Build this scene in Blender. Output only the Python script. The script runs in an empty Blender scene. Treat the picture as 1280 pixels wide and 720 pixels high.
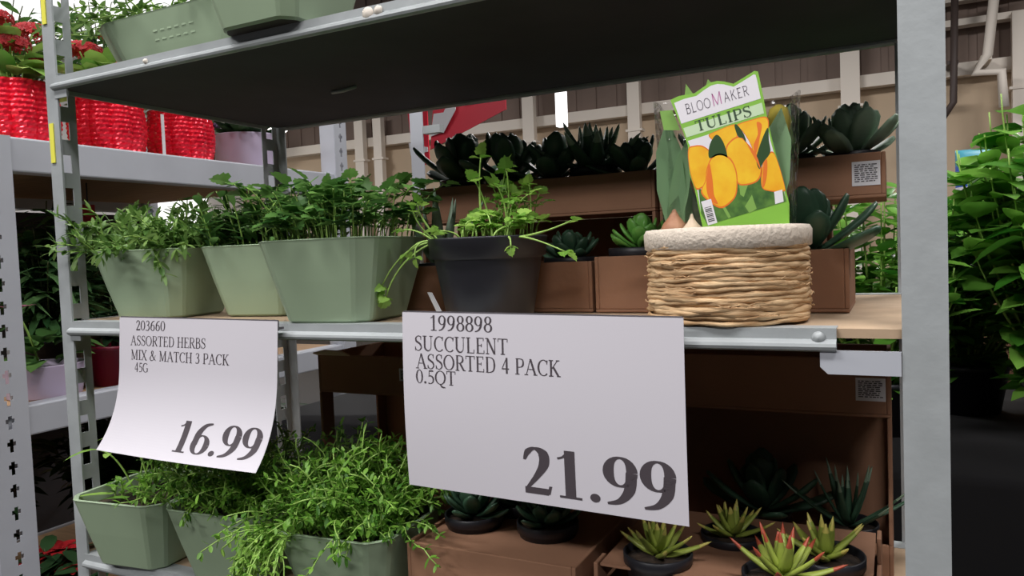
import bpy, math, random
from mathutils import Vector as V, Matrix
PI = math.pi
sc = bpy.context.scene
C = sc.collection
Z0 = 1.15      # height of the middle shelf's beam above the floor; other z values are measured from it

# ------------------------------------------------------------------ camera, world, lamps, exposure
cd = bpy.data.cameras.new('camera'); cam = bpy.data.objects.new('camera', cd); C.objects.link(cam)
cd.sensor_width = 36; cd.lens = 948.43 / 1280 * 36; cd.clip_start = .02; cd.clip_end = 100
rt = V((0.89330168, 0.44775873, -0.03904141)); up = V((0.01400651, 0.05908833, 0.99815449)); fw = V((-0.44923928, 0.89219991, -0.04651216))
m = Matrix((rt, up, -fw)).transposed().to_4x4(); m.translation = V((1.15855, -0.73984, 0.09991 + Z0)); cam.matrix_world = m
sc.camera = cam
sc.view_settings.view_transform = 'Standard'; sc.view_settings.look = 'None'
sc.view_settings.gamma = 1; sc.view_settings.use_curve_mapping = False
sc.view_settings.exposure = -0.06
w = bpy.data.worlds.new('world'); sc.world = w; w.use_nodes = True
w.node_tree.nodes['Background'].inputs[0].default_value = (.93, .95, 1, 1); w.node_tree.nodes['Background'].inputs[1].default_value = .03
LAMPS = [  # high-bay warehouse lamps, with more added to brighten back wall and lower pots: x, y, z above the middle shelf, watts
    (-.3, -1.3, 3.0, 78), (2.0, -1.2, 3.0, 70), (-.3, -3.2, 2.3, 88), (2.4, -3.3, 2.5, 62), (-2.4, -1.0, 3.0, 45), (-2.2, 1.6, 3.0, 40), (2.2, 1.9, 3.0, 80), (-.5, 5.5, 3.2, 115), (3.5, 6.0, 3.2, 105), (-5.5, 5.5, 3.2, 110)]
def area(x, y, z, p):
    l = bpy.data.lights.new('ceiling_lamp', 'AREA'); l.shape = 'RECTANGLE'; l.size = 1.3; l.size_y = .35; l.energy = p; l.color = (1, .98, .97)
    o = bpy.data.objects.new('ceiling_lamp_light', l); o.location = (x, y, z + Z0); C.objects.link(o)
for a in LAMPS: area(*a)

# ------------------------------------------------------------------ helpers
def col(r, g, b):
    f = lambda c: (c / 255 / 12.92) if c / 255 <= .04045 else ((c / 255 + .055) / 1.055) ** 2.4
    return (f(r), f(g), f(b), 1)
def mat(name, c, rough=.5, metal=0, var=0, scale=30, bump=0, bscale=60, c2=None, stretch=None, coat=0, spec=.5):
    m = bpy.data.materials.new(name); m.use_nodes = True
    n = m.node_tree.nodes; L = m.node_tree.links; b = n['Principled BSDF']
    b.inputs['Base Color'].default_value = c; b.inputs['Roughness'].default_value = rough; b.inputs['Metallic'].default_value = metal
    b.inputs['Coat Weight'].default_value = coat; b.inputs['Coat Roughness'].default_value = .08; b.inputs['Specular IOR Level'].default_value = spec
    if var or c2 or bump:
        tc = n.new('ShaderNodeTexCoord'); mp = n.new('ShaderNodeMapping'); L.new(tc.outputs['Object'], mp.inputs[0])
        if stretch: mp.inputs['Scale'].default_value = stretch
    if var or c2:
        t = n.new('ShaderNodeTexNoise'); t.inputs['Scale'].default_value = scale; t.inputs['Detail'].default_value = 5; L.new(mp.outputs[0], t.inputs[0])
        r = n.new('ShaderNodeValToRGB'); L.new(t.outputs[0], r.inputs[0])
        lo = c2 or tuple(x * (1 - var) for x in c[:3]) + (1,)
        r.color_ramp.elements[0].position = .32; r.color_ramp.elements[1].position = .68
        r.color_ramp.elements[0].color = lo; r.color_ramp.elements[1].color = c
        L.new(r.outputs[0], b.inputs['Base Color'])
    if bump:
        t = n.new('ShaderNodeTexNoise'); t.inputs['Scale'].default_value = bscale; t.inputs['Detail'].default_value = 4; L.new(mp.outputs[0], t.inputs[0])
        bp = n.new('ShaderNodeBump'); bp.inputs['Strength'].default_value = bump; bp.inputs['Distance'].default_value = .004
        L.new(t.outputs[0], bp.inputs['Height']); L.new(bp.outputs[0], b.inputs['Normal'])
    return m
def leafmat(name, c1, c2, trans=.3, rough=.45, spec=.4):
    m = bpy.data.materials.new(name); m.use_nodes = True
    n = m.node_tree.nodes; L = m.node_tree.links; b = n['Principled BSDF']; out = n['Material Output']
    g = n.new('ShaderNodeNewGeometry'); r = n.new('ShaderNodeValToRGB'); L.new(g.outputs['Random Per Island'], r.inputs[0])
    r.color_ramp.elements[0].color = c1; r.color_ramp.elements[1].color = c2
    L.new(r.outputs[0], b.inputs['Base Color']); b.inputs['Roughness'].default_value = rough; b.inputs['Specular IOR Level'].default_value = spec
    t = n.new('ShaderNodeBsdfTranslucent'); L.new(r.outputs[0], t.inputs[0])
    mx = n.new('ShaderNodeMixShader'); mx.inputs[0].default_value = trans
    L.new(b.outputs[0], mx.inputs[1]); L.new(t.outputs[0], mx.inputs[2]); L.new(mx.outputs[0], out.inputs[0])
    return m
def clearmat(name, alpha=.12, rough=.08, bump=0, tint=(1, 1, 1, 1)):
    m = bpy.data.materials.new(name); m.use_nodes = True
    n = m.node_tree.nodes; L = m.node_tree.links; out = n['Material Output']; n.remove(n['Principled BSDF'])
    t = n.new('ShaderNodeBsdfTransparent'); t.inputs[0].default_value = tint
    g = n.new('ShaderNodeBsdfGlossy'); g.inputs['Roughness'].default_value = rough
    f = n.new('ShaderNodeLayerWeight'); f.inputs[0].default_value = .18
    a = n.new('ShaderNodeMath'); a.operation = 'ADD'; a.inputs[1].default_value = alpha; L.new(f.outputs[1], a.inputs[0])
    mx = n.new('ShaderNodeMixShader'); L.new(a.outputs[0], mx.inputs[0]); L.new(t.outputs[0], mx.inputs[1]); L.new(g.outputs[0], mx.inputs[2])
    if bump:
        tx = n.new('ShaderNodeTexNoise'); tx.inputs['Scale'].default_value = 45; tc = n.new('ShaderNodeTexCoord'); L.new(tc.outputs['Object'], tx.inputs[0])
        bp = n.new('ShaderNodeBump'); bp.inputs['Strength'].default_value = bump; bp.inputs['Distance'].default_value = .01
        L.new(tx.outputs[0], bp.inputs['Height']); L.new(bp.outputs[0], g.inputs['Normal']); L.new(bp.outputs[0], f.inputs['Normal'])
    L.new(mx.outputs[0], out.inputs[0]); return m
def emit(name, c, s):
    m = bpy.data.materials.new(name); m.use_nodes = True; b = m.node_tree.nodes['Principled BSDF']
    b.inputs['Emission Color'].default_value = c; b.inputs['Emission Strength'].default_value = s; b.inputs['Base Color'].default_value = c; return m

class MB:
    def __init__(s): s.v = []; s.f = []; s.m = []; s.s = []
    def add(s, vs, fs, mi=0, smooth=False):
        o = len(s.v); s.v += [tuple(p) for p in vs]
        for f in fs: s.f.append(tuple(i + o for i in f)); s.m.append(mi); s.s.append(smooth)
        return s
    def box(s, x0, x1, y0, y1, z0, z1, mi=0):
        return s.add([(x0,y0,z0),(x1,y0,z0),(x1,y1,z0),(x0,y1,z0),(x0,y0,z1),(x1,y0,z1),(x1,y1,z1),(x0,y1,z1)],
                     [(3,2,1,0),(4,5,6,7),(0,1,5,4),(1,2,6,5),(2,3,7,6),(3,0,4,7)], mi)
    def poly(s, pts, mi=0): return s.add(pts, [tuple(range(len(pts)))], mi)
    def loft(s, rings, mi=0, cap0=False, cap1=False, smooth=True, closed=True):
        n = len(rings[0]); vs = [p for r in rings for p in r]; fs = []
        for i in range(len(rings) - 1):
            for j in range(n if closed else n - 1):
                k = (j + 1) % n; fs.append((i*n+j, i*n+k, (i+1)*n+k, (i+1)*n+j))
        if cap0: fs.append(tuple(range(n))[::-1])
        if cap1: fs.append(tuple((len(rings)-1)*n + j for j in range(n)))
        return s.add(vs, fs, mi, smooth)
    def lathe(s, prof, n=32, c=(0,0,0), mi=0, cap0=False, cap1=False, fr=None):
        rings = [[(c[0] + r*(fr(j/n) if fr else 1)*math.cos(2*PI*j/n), c[1] + r*(fr(j/n) if fr else 1)*math.sin(2*PI*j/n), c[2] + z) for j in range(n)] for r, z in prof]
        return s.loft(rings, mi, cap0, cap1)
    def tube(s, pts, rad, n=6, mi=0, cap=True):
        pts = [V(p) for p in pts]; k = len(pts)
        if not hasattr(rad, '__len__'): rad = [rad] * k
        rings = []; a = None
        for i, p in enumerate(pts):
            d = (pts[min(i+1,k-1)] - pts[max(i-1,0)])
            if d.length < 1e-9: d = V((0,0,1))
            d.normalize()
            if a is None: a = d.orthogonal()
            a = (a - d * a.dot(d)); a = a.normalized() if a.length > 1e-6 else d.orthogonal().normalized(); b = d.cross(a)
            rings.append([p + (a*math.cos(2*PI*j/n) + b*math.sin(2*PI*j/n)) * rad[i] for j in range(n)])
        return s.loft(rings, mi, cap, cap)
    def build(s, name, mats, parent=None, local=False, bevel=0, solid=0, smooth=None):
        me = bpy.data.meshes.new(name); vs = s.v
        if parent is not None and not local:
            l = parent.location; vs = [(x - l[0], y - l[1], z - (l[2] - Z0)) for x, y, z in vs]
        elif parent is None: vs = [(x, y, z + Z0) for x, y, z in vs]
        me.from_pydata(vs, [], s.f)
        for mm in (mats if isinstance(mats, (list, tuple)) else [mats]): me.materials.append(mm)
        me.polygons.foreach_set('material_index', s.m)
        me.polygons.foreach_set('use_smooth', s.s if smooth is None else [smooth] * len(s.f))
        me.update(); o = bpy.data.objects.new(name, me); C.objects.link(o)
        if parent is not None: o.parent = parent
        if bevel:
            b = o.modifiers.new('bevel', 'BEVEL'); b.width = bevel; b.segments = 2; b.limit_method = 'ANGLE'
        if solid:
            b = o.modifiers.new('solidify', 'SOLIDIFY'); b.thickness = solid; b.offset = 0
        return o
def tag(o, label=None, cat=None, group=None, kind=None):
    if label: o['label'] = label
    if cat: o['category'] = cat
    if group: o['group'] = group
    if kind: o['kind'] = kind
    return o
def root(name, label, cat, loc, group=None, rz=0):
    o = bpy.data.objects.new(name, None); C.objects.link(o); o.location = (loc[0], loc[1], loc[2] + Z0); o.rotation_euler = (0,0,rz)
    o.empty_display_size = .05
    return tag(o, label, cat, group)
def dup(r, loc, label, group=None, rz=0, scale=1):
    n = r.copy(); C.objects.link(n); n.location = (loc[0], loc[1], loc[2] + Z0); n.rotation_euler = (0,0,rz); n.scale = (scale,)*3; n['label'] = label
    if group: n['group'] = group
    for ch in list(r.children):
        c = ch.copy(); C.objects.link(c); c.parent = n
        for g in list(ch.children):
            d = g.copy(); C.objects.link(d); d.parent = c
    return n
def struct(name, mb, m): return tag(mb.build(name, m), kind='structure')

# ------------------------------------------------------------------ lettering drawn as strokes
def spl(pts, ws, n=7):
    P = [V((x, y)) for x, y in pts]; out = []; ow = []
    for i in range(len(P) - 1):
        a, b, c, d = P[max(i-1,0)], P[i], P[i+1], P[min(i+2, len(P)-1)]
        for k in range(n):
            t = k / n; out.append(.5*((2*b) + (c-a)*t + (2*a-5*b+4*c-d)*t*t + (3*b-a-3*c+d)*t**3)); ow.append(ws[i]*(1-t) + ws[i+1]*t)
    out.append(P[-1]); ow.append(ws[-1]); return out, ow
def strip(pts, ws):
    q = []; L = []; R = []
    for i, p in enumerate(pts):
        d = pts[min(i+1,len(pts)-1)] - pts[max(i-1,0)]; d = d.normalized() if d.length else V((1,0)); nn = V((-d.y, d.x)) * ws[i] / 2
        L.append(p + nn); R.append(p - nn)
    return [[L[i], L[i+1], R[i+1], R[i]] for i in range(len(pts)-1)]
def glyph(ch, T, t, serif=True):
    q = []; M = (T + t) / 2
    def ln(x0, y0, x1, y1, w, n=4):
        # stroke with horizontally cut ends unless nearly flat
        if abs(y1-y0) > .15 * abs(x1-x0) + .02:
            ww = w * math.hypot(x1-x0, y1-y0) / abs(y1-y0) / 2
            for i in range(n):
                a, b = i/n, (i+1)/n; xa, ya, xb, yb = x0+(x1-x0)*a, y0+(y1-y0)*a, x0+(x1-x0)*b, y0+(y1-y0)*b
                q.append([V((xa-ww,ya)), V((xa+ww,ya)), V((xb+ww,yb)), V((xb-ww,yb))])
        else:
            q.extend(strip([V((x0+(x1-x0)*i/n, y0+(y1-y0)*i/n)) for i in range(n+1)], [w]*(n+1)))
    def cu(pts, ws): q.extend(strip(*spl(pts, ws)))
    def sf(x, y, wd=.26):
        if serif: ln(x-wd/2, y, x+wd/2, y, t*1.1, 1)
    def ring(cx, cy, rx, ry, a0=0, a1=360, n=28):
        P = []; W = []
        for i in range(n+1):
            a = math.radians(a0 + (a1-a0)*i/n); P.append(V((cx + rx*math.cos(a), cy + ry*math.sin(a)))); W.append(t + (T-t)*abs(math.cos(a))**1.6)
        q.extend(strip(P, W))
    h = t/2; A = .8
    if ch == 'A': ln(.1,0,.4,1,t*1.1); ln(.4,1,.72,0,T); ln(.22,.36,.6,.36,t); sf(.1,h); sf(.72,h); A = .82
    elif ch == 'B': ln(.16,0,.16,1,T); cu([(.1,1-h),(.38,1-h),(.52,.88),(.52,.68),(.38,.54),(.16,.53)],[t,t,M,T,t,t]); cu([(.16,.53),(.42,.52),(.58,.4),(.58,.16),(.42,h),(.06,h)],[t,t,T,T,t,t]); A = .68
    elif ch == 'C': ring(.42,.5,.34,.5-h,48,315); ln(.66,.72,.68,.97,t*1.2,1) if serif else 0; A = .74
    elif ch == 'D': ln(.16,0,.16,1,T); cu([(.06,1-h),(.35,1-h),(.6,.85),(.68,.5),(.6,.15),(.35,h),(.06,h)],[t,t,M,T,M,t,t]); A = .8
    elif ch == 'E': ln(.16,0,.16,1,T); ln(.06,1-h,.56,1-h,t); ln(.06,h,.6,h,t); ln(.16,.52,.42,.52,t); A = .66
    if ch == 'E' and serif: ln(.56,.8,.56,1,t,1); ln(.6,0,.6,.22,t,1); ln(.42,.42,.42,.62,t,1)
    elif ch == 'G': ring(.42,.5,.36,.5-h,48,330); ln(.7,.1,.7,.42,T); sf(.68,.42,.28); A = .82
    elif ch == 'H': ln(.15,0,.15,1,T); ln(.65,0,.65,1,T); ln(.15,.52,.65,.52,t); [sf(x,y,.3) for x in (.15,.65) for y in (h,1-h)]; A = .82
    elif ch == 'I': ln(.17,0,.17,1,T); sf(.17,h,.3); sf(.17,1-h,.3); A = .36
    elif ch == 'K': ln(.15,0,.15,1,T); ln(.17,.42,.6,1,t*1.1); ln(.3,.58,.66,0,T); sf(.15,h,.3); sf(.15,1-h,.3); sf(.6,1-h,.24); sf(.66,h,.26); A = .78
    elif ch == 'L': ln(.16,0,.16,1,T); ln(.06,h,.56,h,t); sf(.16,1-h,.3); A = .64
    if ch == 'L' and serif: ln(.56,0,.57,.24,t,1)
    elif ch == 'M': ln(.14,0,.14,1,t*1.2); ln(.14,1,.46,.05,T); ln(.46,.05,.78,1,t); ln(.8,0,.8,1,T); sf(.14,h,.24); sf(.8,h,.3); sf(.12,1-h,.2); sf(.82,1-h,.22); A = .98
    elif ch == 'N': ln(.14,0,.14,1,t*1.2); ln(.14,1,.64,0,T); ln(.66,0,.66,1,t*1.2); sf(.14,h,.24); sf(.1,1-h,.2); sf(.66,1-h,.24); A = .82
    elif ch in 'OQ':
        ring(.42,.5,.36,.5-h); A = .86
        if ch == 'Q': cu([(.4,.03),(.55,-.16),(.8,-.2)],[M,T,t])
    elif ch == 'P': ln(.16,0,.16,1,T); cu([(.06,1-h),(.38,1-h),(.56,.88),(.56,.6),(.4,.47),(.16,.46)],[t,t,M,T,t,t]); sf(.16,h,.3); A = .64
    elif ch == 'R': ln(.16,0,.16,1,T); cu([(.06,1-h),(.38,1-h),(.56,.88),(.56,.64),(.4,.51),(.16,.5)],[t,t,M,T,t,t]); ln(.36,.5,.66,0,T); sf(.16,h,.3); sf(.68,h,.2); A = .74
    elif ch == 'S': cu([(.5,.8),(.44,.94),(.28,1-h),(.12,.84),(.14,.65),(.3,.54),(.46,.42),(.52,.2),(.34,h),(.16,.06),(.07,.24)],[t,t,t,M,T,T,T,M,t,t,t]); A = .6
    if ch == 'S' and serif: ln(.5,.72,.5,.98,t,1); ln(.07,.02,.07,.28,t,1)
    elif ch == 'T': ln(.35,0,.35,1,T); ln(.03,1-h,.67,1-h,t); sf(.35,h,.3); A = .7
    if ch == 'T' and serif: ln(.03,.78,.03,1,t,1); ln(.67,.78,.67,1,t,1)
    elif ch == 'U': cu([(.15,1),(.15,.5),(.17,.2),(.38,h),(.6,.16),(.64,.5),(.64,1)],[T,T,T,M,t,t,t]); sf(.15,1-h,.3); sf(.64,1-h,.26); A = .8
    elif ch == 'X': ln(.08,1,.64,0,T); ln(.1,0,.62,1,t*1.1); [sf(x,y,.24) for x, y in ((.08,1-h),(.62,1-h),(.1,h),(.64,h))]; A = .74
    elif ch == '&': cu([(.78,.55),(.66,.3),(.45,.06),(.2,h),(.08,.22),(.2,.46),(.44,.64),(.5,.84),(.38,1-h),(.26,.84),(.36,.56),(.6,.2),(.82,.04)],[t,t,t,M,T,t,t,M,t,T,T,T,t]); A = .9
    elif ch == '0': ring(.28,.5,.22,.5-h); A = .56
    elif ch == '1': ln(.3,0,.3,1,T); cu([(.08,.82),(.18,.86),(.3,.96)],[t,t,T*.6]); sf(.3,h,.4); A = .56
    elif ch == '2': cu([(.07,.72),(.14,.9),(.27,1-h),(.42,.88),(.43,.66),(.3,.4),(.08,.08)],[t,M,t*1.3,T,T,M,t]); ln(.06,.07,.5,.07,.14,4); A = .56
    if ch == '2': ln(.5,.02,.54,.2,t*1.2,1)
    elif ch == '3': cu([(.08,.8),(.16,.94),(.28,1-h),(.42,.86),(.38,.64),(.2,.54)],[t,t,t,T,M,t]); cu([(.2,.55),(.4,.48),(.46,.25),(.36,.06),(.2,h),(.06,.08)],[t,M,T,M,t,T]); A = .56
    elif ch == '4': ln(.38,0,.38,1,T); ln(.04,.3,.38,1,t); ln(.03,.3,.54,.3,t*1.4); A = .58
    elif ch == '5': ln(.14,.94,.48,.94,T*.8); ln(.14,.55,.16,.95,t*1.2); cu([(.1,.55),(.3,.58),(.46,.42),(.44,.16),(.26,h),(.08,.06)],[t,M,T,M,t,T*.8]); A = .56
    elif ch == '6': ring(.29,.31,.2,.31-h); cu([(.1,.31),(.14,.66),(.3,.9),(.52,1-h)],[T,T,M,t]); A = .58
    elif ch == '8': ring(.28,.75,.17,.25-h); ring(.28,.27,.21,.27-h); A = .56
    elif ch == '9': ring(.27,.69,.2,.31-h); cu([(.46,.69),(.42,.34),(.26,.1),(.04,h)],[T,T,M,t]); A = .58
    elif ch == '.': q.append([V((.13+.09*math.cos(k*PI/12), .09+.09*math.sin(k*PI/12))) for k in range(24)]); A = .26
    elif ch == ' ': A = .3
    return A, q
def text2d(s, u0, v0, h, width, T=.13, t=.05, slant=0, serif=True, gap=.04):
    """quads of a line of text: baseline start (u0,v0), cap height h, total width"""
    x = 0; out = []
    for ch in s:
        A, q = glyph(ch, T, t, serif)
        out += [[(p.x + x, p.y) for p in f] for f in q]; x += A + gap
    k = width / (x - gap)
    return [[(u0 + px*k + slant*py*h, v0 + py*h) for px, py in f] for f in out]
# ------------------------------------------------------------------ materials
STEEL = mat('galvanised_steel', col(176,181,183), .45, .15, var=.14, scale=22, bump=.08, bscale=90)
PAINT = mat('pale_painted_steel', col(190,193,202), .5, .1, var=.06, scale=12)
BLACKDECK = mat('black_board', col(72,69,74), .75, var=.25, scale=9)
PLY = mat('plywood', col(190,152,114), .8, var=.25, scale=6, stretch=(1,12,1))
DECK = mat('board_deck', col(186,160,132), .8, var=.2, scale=25)
CARD = mat('cardboard', col(156,114,88), .85, var=.12, scale=14, bump=.1, bscale=120)
CARDIN = mat('grey_cardboard_core', col(150,112,84), .9, var=.15, scale=20)
SAGE = mat('sage_green_plastic', col(160,180,150), .55, var=.07, scale=9)
SAGEUNDER = mat('planter_base', col(60,54,44), .7)
SOIL = mat('potting_soil', col(70,54,42), .95, c2=col(30,24,20), scale=70, bump=.8, bscale=120)
BLACKPL = mat('black_plastic', col(40,40,46), .42)
WHITEPL = mat('white_plastic', col(228,226,230), .4)
PAPER = mat('sign_paper', col(214,210,218), .6, coat=.6)
INK = mat('printing_ink', col(74,66,72), .6, coat=.6)
INKL = mat('grey_print', col(112,106,112), .6)
YEL = mat('yellow_sticker', col(238,232,90), .5)
REDGL = mat('red_sequin', col(236,30,56), .22, .3, bump=.25, bscale=90)
LAV = mat('lavender_ceramic', col(186,172,196), .45)
RED = mat('red_plastic', col(214,40,62), .45)
DRED = mat('dark_red_foil', col(120,14,44), .35)
PLASTIC = clearmat('clear_film', .05, .12, .9)
CLEAR = clearmat('clear_sleeve', .0, .05)
L_ROSE = leafmat('herb_leaf_light', col(70,112,44), col(150,186,104))
L_SAGE = leafmat('herb_leaf_mid', col(52,92,44), col(112,156,84))
L_CIL = leafmat('herb_leaf_lobed', col(58,104,48), col(124,170,86))
L_BRT = leafmat('herb_leaf_bright', col(116,168,66), col(178,216,106), .4)
L_THY = leafmat('herb_leaf_thyme', col(62,112,34), col(138,188,72), .35)
L_DARK = leafmat('leaf_dark_green', col(26,50,30), col(58,92,54), .15)
L_MID = leafmat('leaf_mid_green', col(44,84,46), col(104,144,88), .25)
L_BIG = leafmat('leaf_glossy_green', col(44,112,30), col(142,198,84), .35, .3)
STEM = mat('green_stem', col(150,186,92), .5)
STEMD = mat('dark_stem', col(74,84,50), .6)
SUC = mat('succulent_dark', col(72,106,82), .4, var=.3, scale=30)
SUCG = mat('succulent_grey_green', col(150,176,150), .45, var=.2, scale=30)
SUCY = mat('succulent_yellow_green', col(170,186,84), .4, var=.3, scale=30)
SUCR = mat('succulent_red_tip', col(176,82,60), .4)
SUCYT = mat('succulent_tip_yellow', col(206,196,104), .4)
FLRED = mat('red_flower', col(190,32,40), .6, var=.3, scale=60)
FLPINK = mat('pink_flower', col(206,128,160), .6, var=.3, scale=40)
FLPUR = mat('purple_flower', col(112,78,120), .6, var=.3, scale=40)
TAN = mat('tan_wall_paint', col(196,174,148), .85, var=.06, scale=1.5)
BROWN = mat('brown_corrugated_metal', col(126,108,98), .7, var=.12, scale=3)
CREAM = mat('cream_paint', col(228,218,206), .6)
FLOOR = mat('concrete_floor', col(56,54,53), .6, var=.15, scale=3)
WHITEW = mat('white_wall_paint', col(232,230,228), .7)
SHADE_CLOTH = mat('shade_black_cloth', col(13,12,15), .95)  # near-black so the added table reads as deep shade
BRIGHT = emit('daylight_glass', (1,1,1,1), 1.3)
LAMP = emit('lamp_glow', (1,.97,.9,1), 4)

# ------------------------------------------------------------------ the setting
struct('floor', MB().box(-9, 8, -6, 9.4, -1.25, -1.15), FLOOR)
struct('wall_back', MB().box(-9, 8, 9.1, 9.3, -1.15, 1.9), TAN)
b = MB()
for i in range(60): b.box(-9 + i*.29, -9 + i*.29 + .2, 9.125, 9.14, 1.9, 4.6)
b.box(-9, 8, 9.14, 9.3, 1.9, 4.6); struct('wall_upper', b, BROWN)
struct('wall_left', MB().box(-9.2, -9, -1, 9.4, -1.15, 4.6), WHITEW)
b = MB()
for i in range(24): b.box(-9.2, 8, 2.4 + i*.28, 2.4 + i*.28 + .2, 4.55, 4.63)
b.box(-9.2, 8, 2.4, 9.4, 4.62, 4.7); struct('ceiling', b, BROWN)
struct('trim_1', MB().box(-9, 8, 8.94, 9.12, 1.83, 1.97), CREAM)
struct('trim_2', MB().box(-9, 8, 8.9, 9.06, 2.36, 2.43), CREAM)
struct('trim_4', MB().box(-9, 8, 8.9, 9.1, 2.98, 3.05), CREAM)
struct('trim_3', MB().box(-9, 8, 8.9, 9.06, 2.62, 2.68), CREAM)
struct('window_1', MB().box(-9.0, -8.97, 6.85, 8.3, .68, 1.7), BRIGHT)
struct('window_2', MB().box(-9.0, -8.97, 4.0, 8.6, 3.1, 4.4), BRIGHT)
def column(x, wd, z1, z0=-1.15, y=8.9):
    t = MB().box(x-wd/2, x+wd/2, y-.1, y, z0, z1)
    for zz in (.6, 1.6): t.box(x-wd/2-.03, x+wd/2+.03, y-.11, y+.03, zz, zz+.03)
    return t
for x, wd, z1, lb in ((-6.2, .16, 2.3, 'cream wall pipe beside the bent red banner, leftmost one'), (-5.85, .15, 2.3, 'cream wall pipe second from the left on the tan wall'),
                  (-3.3, .17, 2.6, 'cream wall column just right of the red banner'), (-1.8, .16, 2.6, 'cream wall column above the succulents left of the tulip card'),
                  (.75, .2, 2.6, 'cream wall column above the dark succulents right of the tulip card'), (2.45, .3, 2.4, 'wide pale column at the far right edge of the view')):
    tag(column(x, wd, z1).build('wall_column', CREAM), lb, 'column', 'columns on the tan back wall')
b = MB(); b.tube([(2.5,8.6,2.62),(2.2,8.6,2.58),(2.12,8.6,2.5),(2.06,8.6,1.95),(1.95,8.6,1.78),(2.18,8.6,1.76),(2.2,8.6,1.4)], .05, 8); b.box(2.0,2.1,8.6,8.93,1.9,1.95)
tag(b.build('bent_pipe', CREAM), 'bent cream pipe running down the wall above the leafy plant', 'pipe')
b = MB(); b.tube([(1.78,8.6,2.9),(1.75,8.6,1.5),(1.62,8.6,1.3)], .035, 8); b.box(1.7,1.8,8.6,8.93,1.9,1.94)
tag(b.build('conduit_pipe', mat('dark_pipe', col(70,58,54), .6)), 'thin dark pipe on the wall left of the bent cream pipe', 'pipe')
for (x, z, lb) in ((-7.25, 2.13, 'upper glowing dome lamp over the far left wall'), (-7.62, 1.87, 'lower glowing dome lamp over the far left wall')):
    r = root('pendant_lamp', lb, 'lamp', (x, 8.2, z), 'dome lamps far back')
    MB().lathe([(.03,.34),(.06,.3),(.07,.22),(.14,.1),(.17,0)], 20).build('lamp_shade', WHITEPL, r, True)
    MB().lathe([(.0,-.07),(.1,-.05),(.15,0),(.13,.06),(.0,.1)], 20).build('bulb', LAMP, r, True)
    MB().tube([(0,0,.33),(0,0,max(.36, 4.56-z))], .012, 6).build('cord', BLACKPL, r, True)
r = root('strip_light', 'white tube lamp hanging over the dark succulents', 'lamp', (-2.05, 7, 1.75))
MB().box(-.05,.05,-.05,.05,-.3,.45).build('tube', emit('tube_glow', (1,1,1,1), 1.0), r, True); MB().tube([(0,0,.44),(0,0,2.82)], .01).build('cord', BLACKPL, r, True)
# bent red banner far back: two panels with white shapes
r = root('store_banner', 'red banner with white shapes far behind the dark succulents', 'banner', (-2.45, 5.0, 1.2))
b = MB(); y = 5.0
b.poly([(-2.71,y,1.42),(-2.5,y,1.44),(-2.5,y,.92),(-2.66,y,.88)]); b.poly([(-2.42,y-.1,1.02),(-1.72,y,1.30),(-1.72,y,1.52),(-2.36,y-.1,1.50)])
b.build('panel', RED, r, solid=.012)
b = MB(); y -= .12
b.poly([(-2.40,y,1.13),(-2.26,y,1.16),(-2.14,y,1.33),(-2.14,y,1.42),(-2.2,y,1.42),(-2.26,y,1.32),(-2.36,y,1.32)],0); b.poly([(-2.08,y,1.38),(-1.94,y,1.42),(-1.94,y,1.47),(-2.08,y,1.45)]); b.poly([(-2.70,y+.1,1.12),(-2.6,y+.1,1.08),(-2.5,y+.1,1.06),(-2.5,y+.1,1.02),(-2.68,y+.1,1.0)])
b.build('lettering', WHITEPL, r, solid=.006)
MB().tube([(-2.7,5.02,1.46),(-1.7,5.02,1.53)], .012).tube([(-2.2,5.02,1.5),(-2.2,5.02,4.56)], .006).build('hanger', STEEL, r)

# ------------------------------------------------------------------ plant building blocks
def unit(v): return v.normalized() if v.length > 1e-9 else V((0,0,1))
def leaf(mb, p, d, n, L, W, kind='lance', curl=.25, mi=0, fold=.18):
    d = unit(V(d)); n = V(n); s = unit(d.cross(n)); n = s.cross(d); p = V(p)
    if kind == 'lobed':
        pts = [(-.0,0),(.18,.1),(.12,.34),(.3,.52),(.42,.42),(.5,.5),(.62,.3),(.68,.36),(.86,.2),(.84,.1),(1,0)]
        pts = pts + [(x,-y) for x, y in pts[-2:0:-1]]
        vs = [p + d*x*L + s*y*W + n*(-curl*L*x*x + fold*W*abs(y)*1.2) for x, y in pts]
        k = len(vs); mb.add([p + d*.5*L - n*curl*L*.25] + vs, [(0, 1+i, 1+(i+1)%k) for i in range(k)], mi, False); return
    prof = {'lance': [(0,.12),(.3,.9),(.55,1),(.8,.6),(1,0)], 'oval': [(0,.15),(.22,.85),(.5,1),(.8,.72),(1,0)], 'needle': [(0,.5),(.5,1),(1,0)], 'strap': [(0,.6),(.35,1),(.7,.85),(1,0)]}[kind]
    vs = []; fs = []
    for i, (t, w) in enumerate(prof):
        c = p + d*t*L + n*(-curl*L*t*t); hw = W*w/2
        vs += [c + s*hw + n*fold*hw, c, c - s*hw + n*fold*hw]
    for i in range(len(prof)-1):
        a = i*3; fs += [(a,a+1,a+4,a+3),(a+1,a+2,a+5,a+4)]
    mb.add(vs, fs, mi, True)
def rnd(a, b): return random.uniform(a, b)
def bez(p0, p1, p2, n=8):
    p0, p1, p2 = V(p0), V(p1), V(p2); return [p0*(1-t)**2 + p1*2*t*(1-t) + p2*t*t for t in [i/n for i in range(n+1)]]
def rv(k=1): return V((rnd(-1,1), rnd(-1,1), rnd(-1,1))) * k
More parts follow.
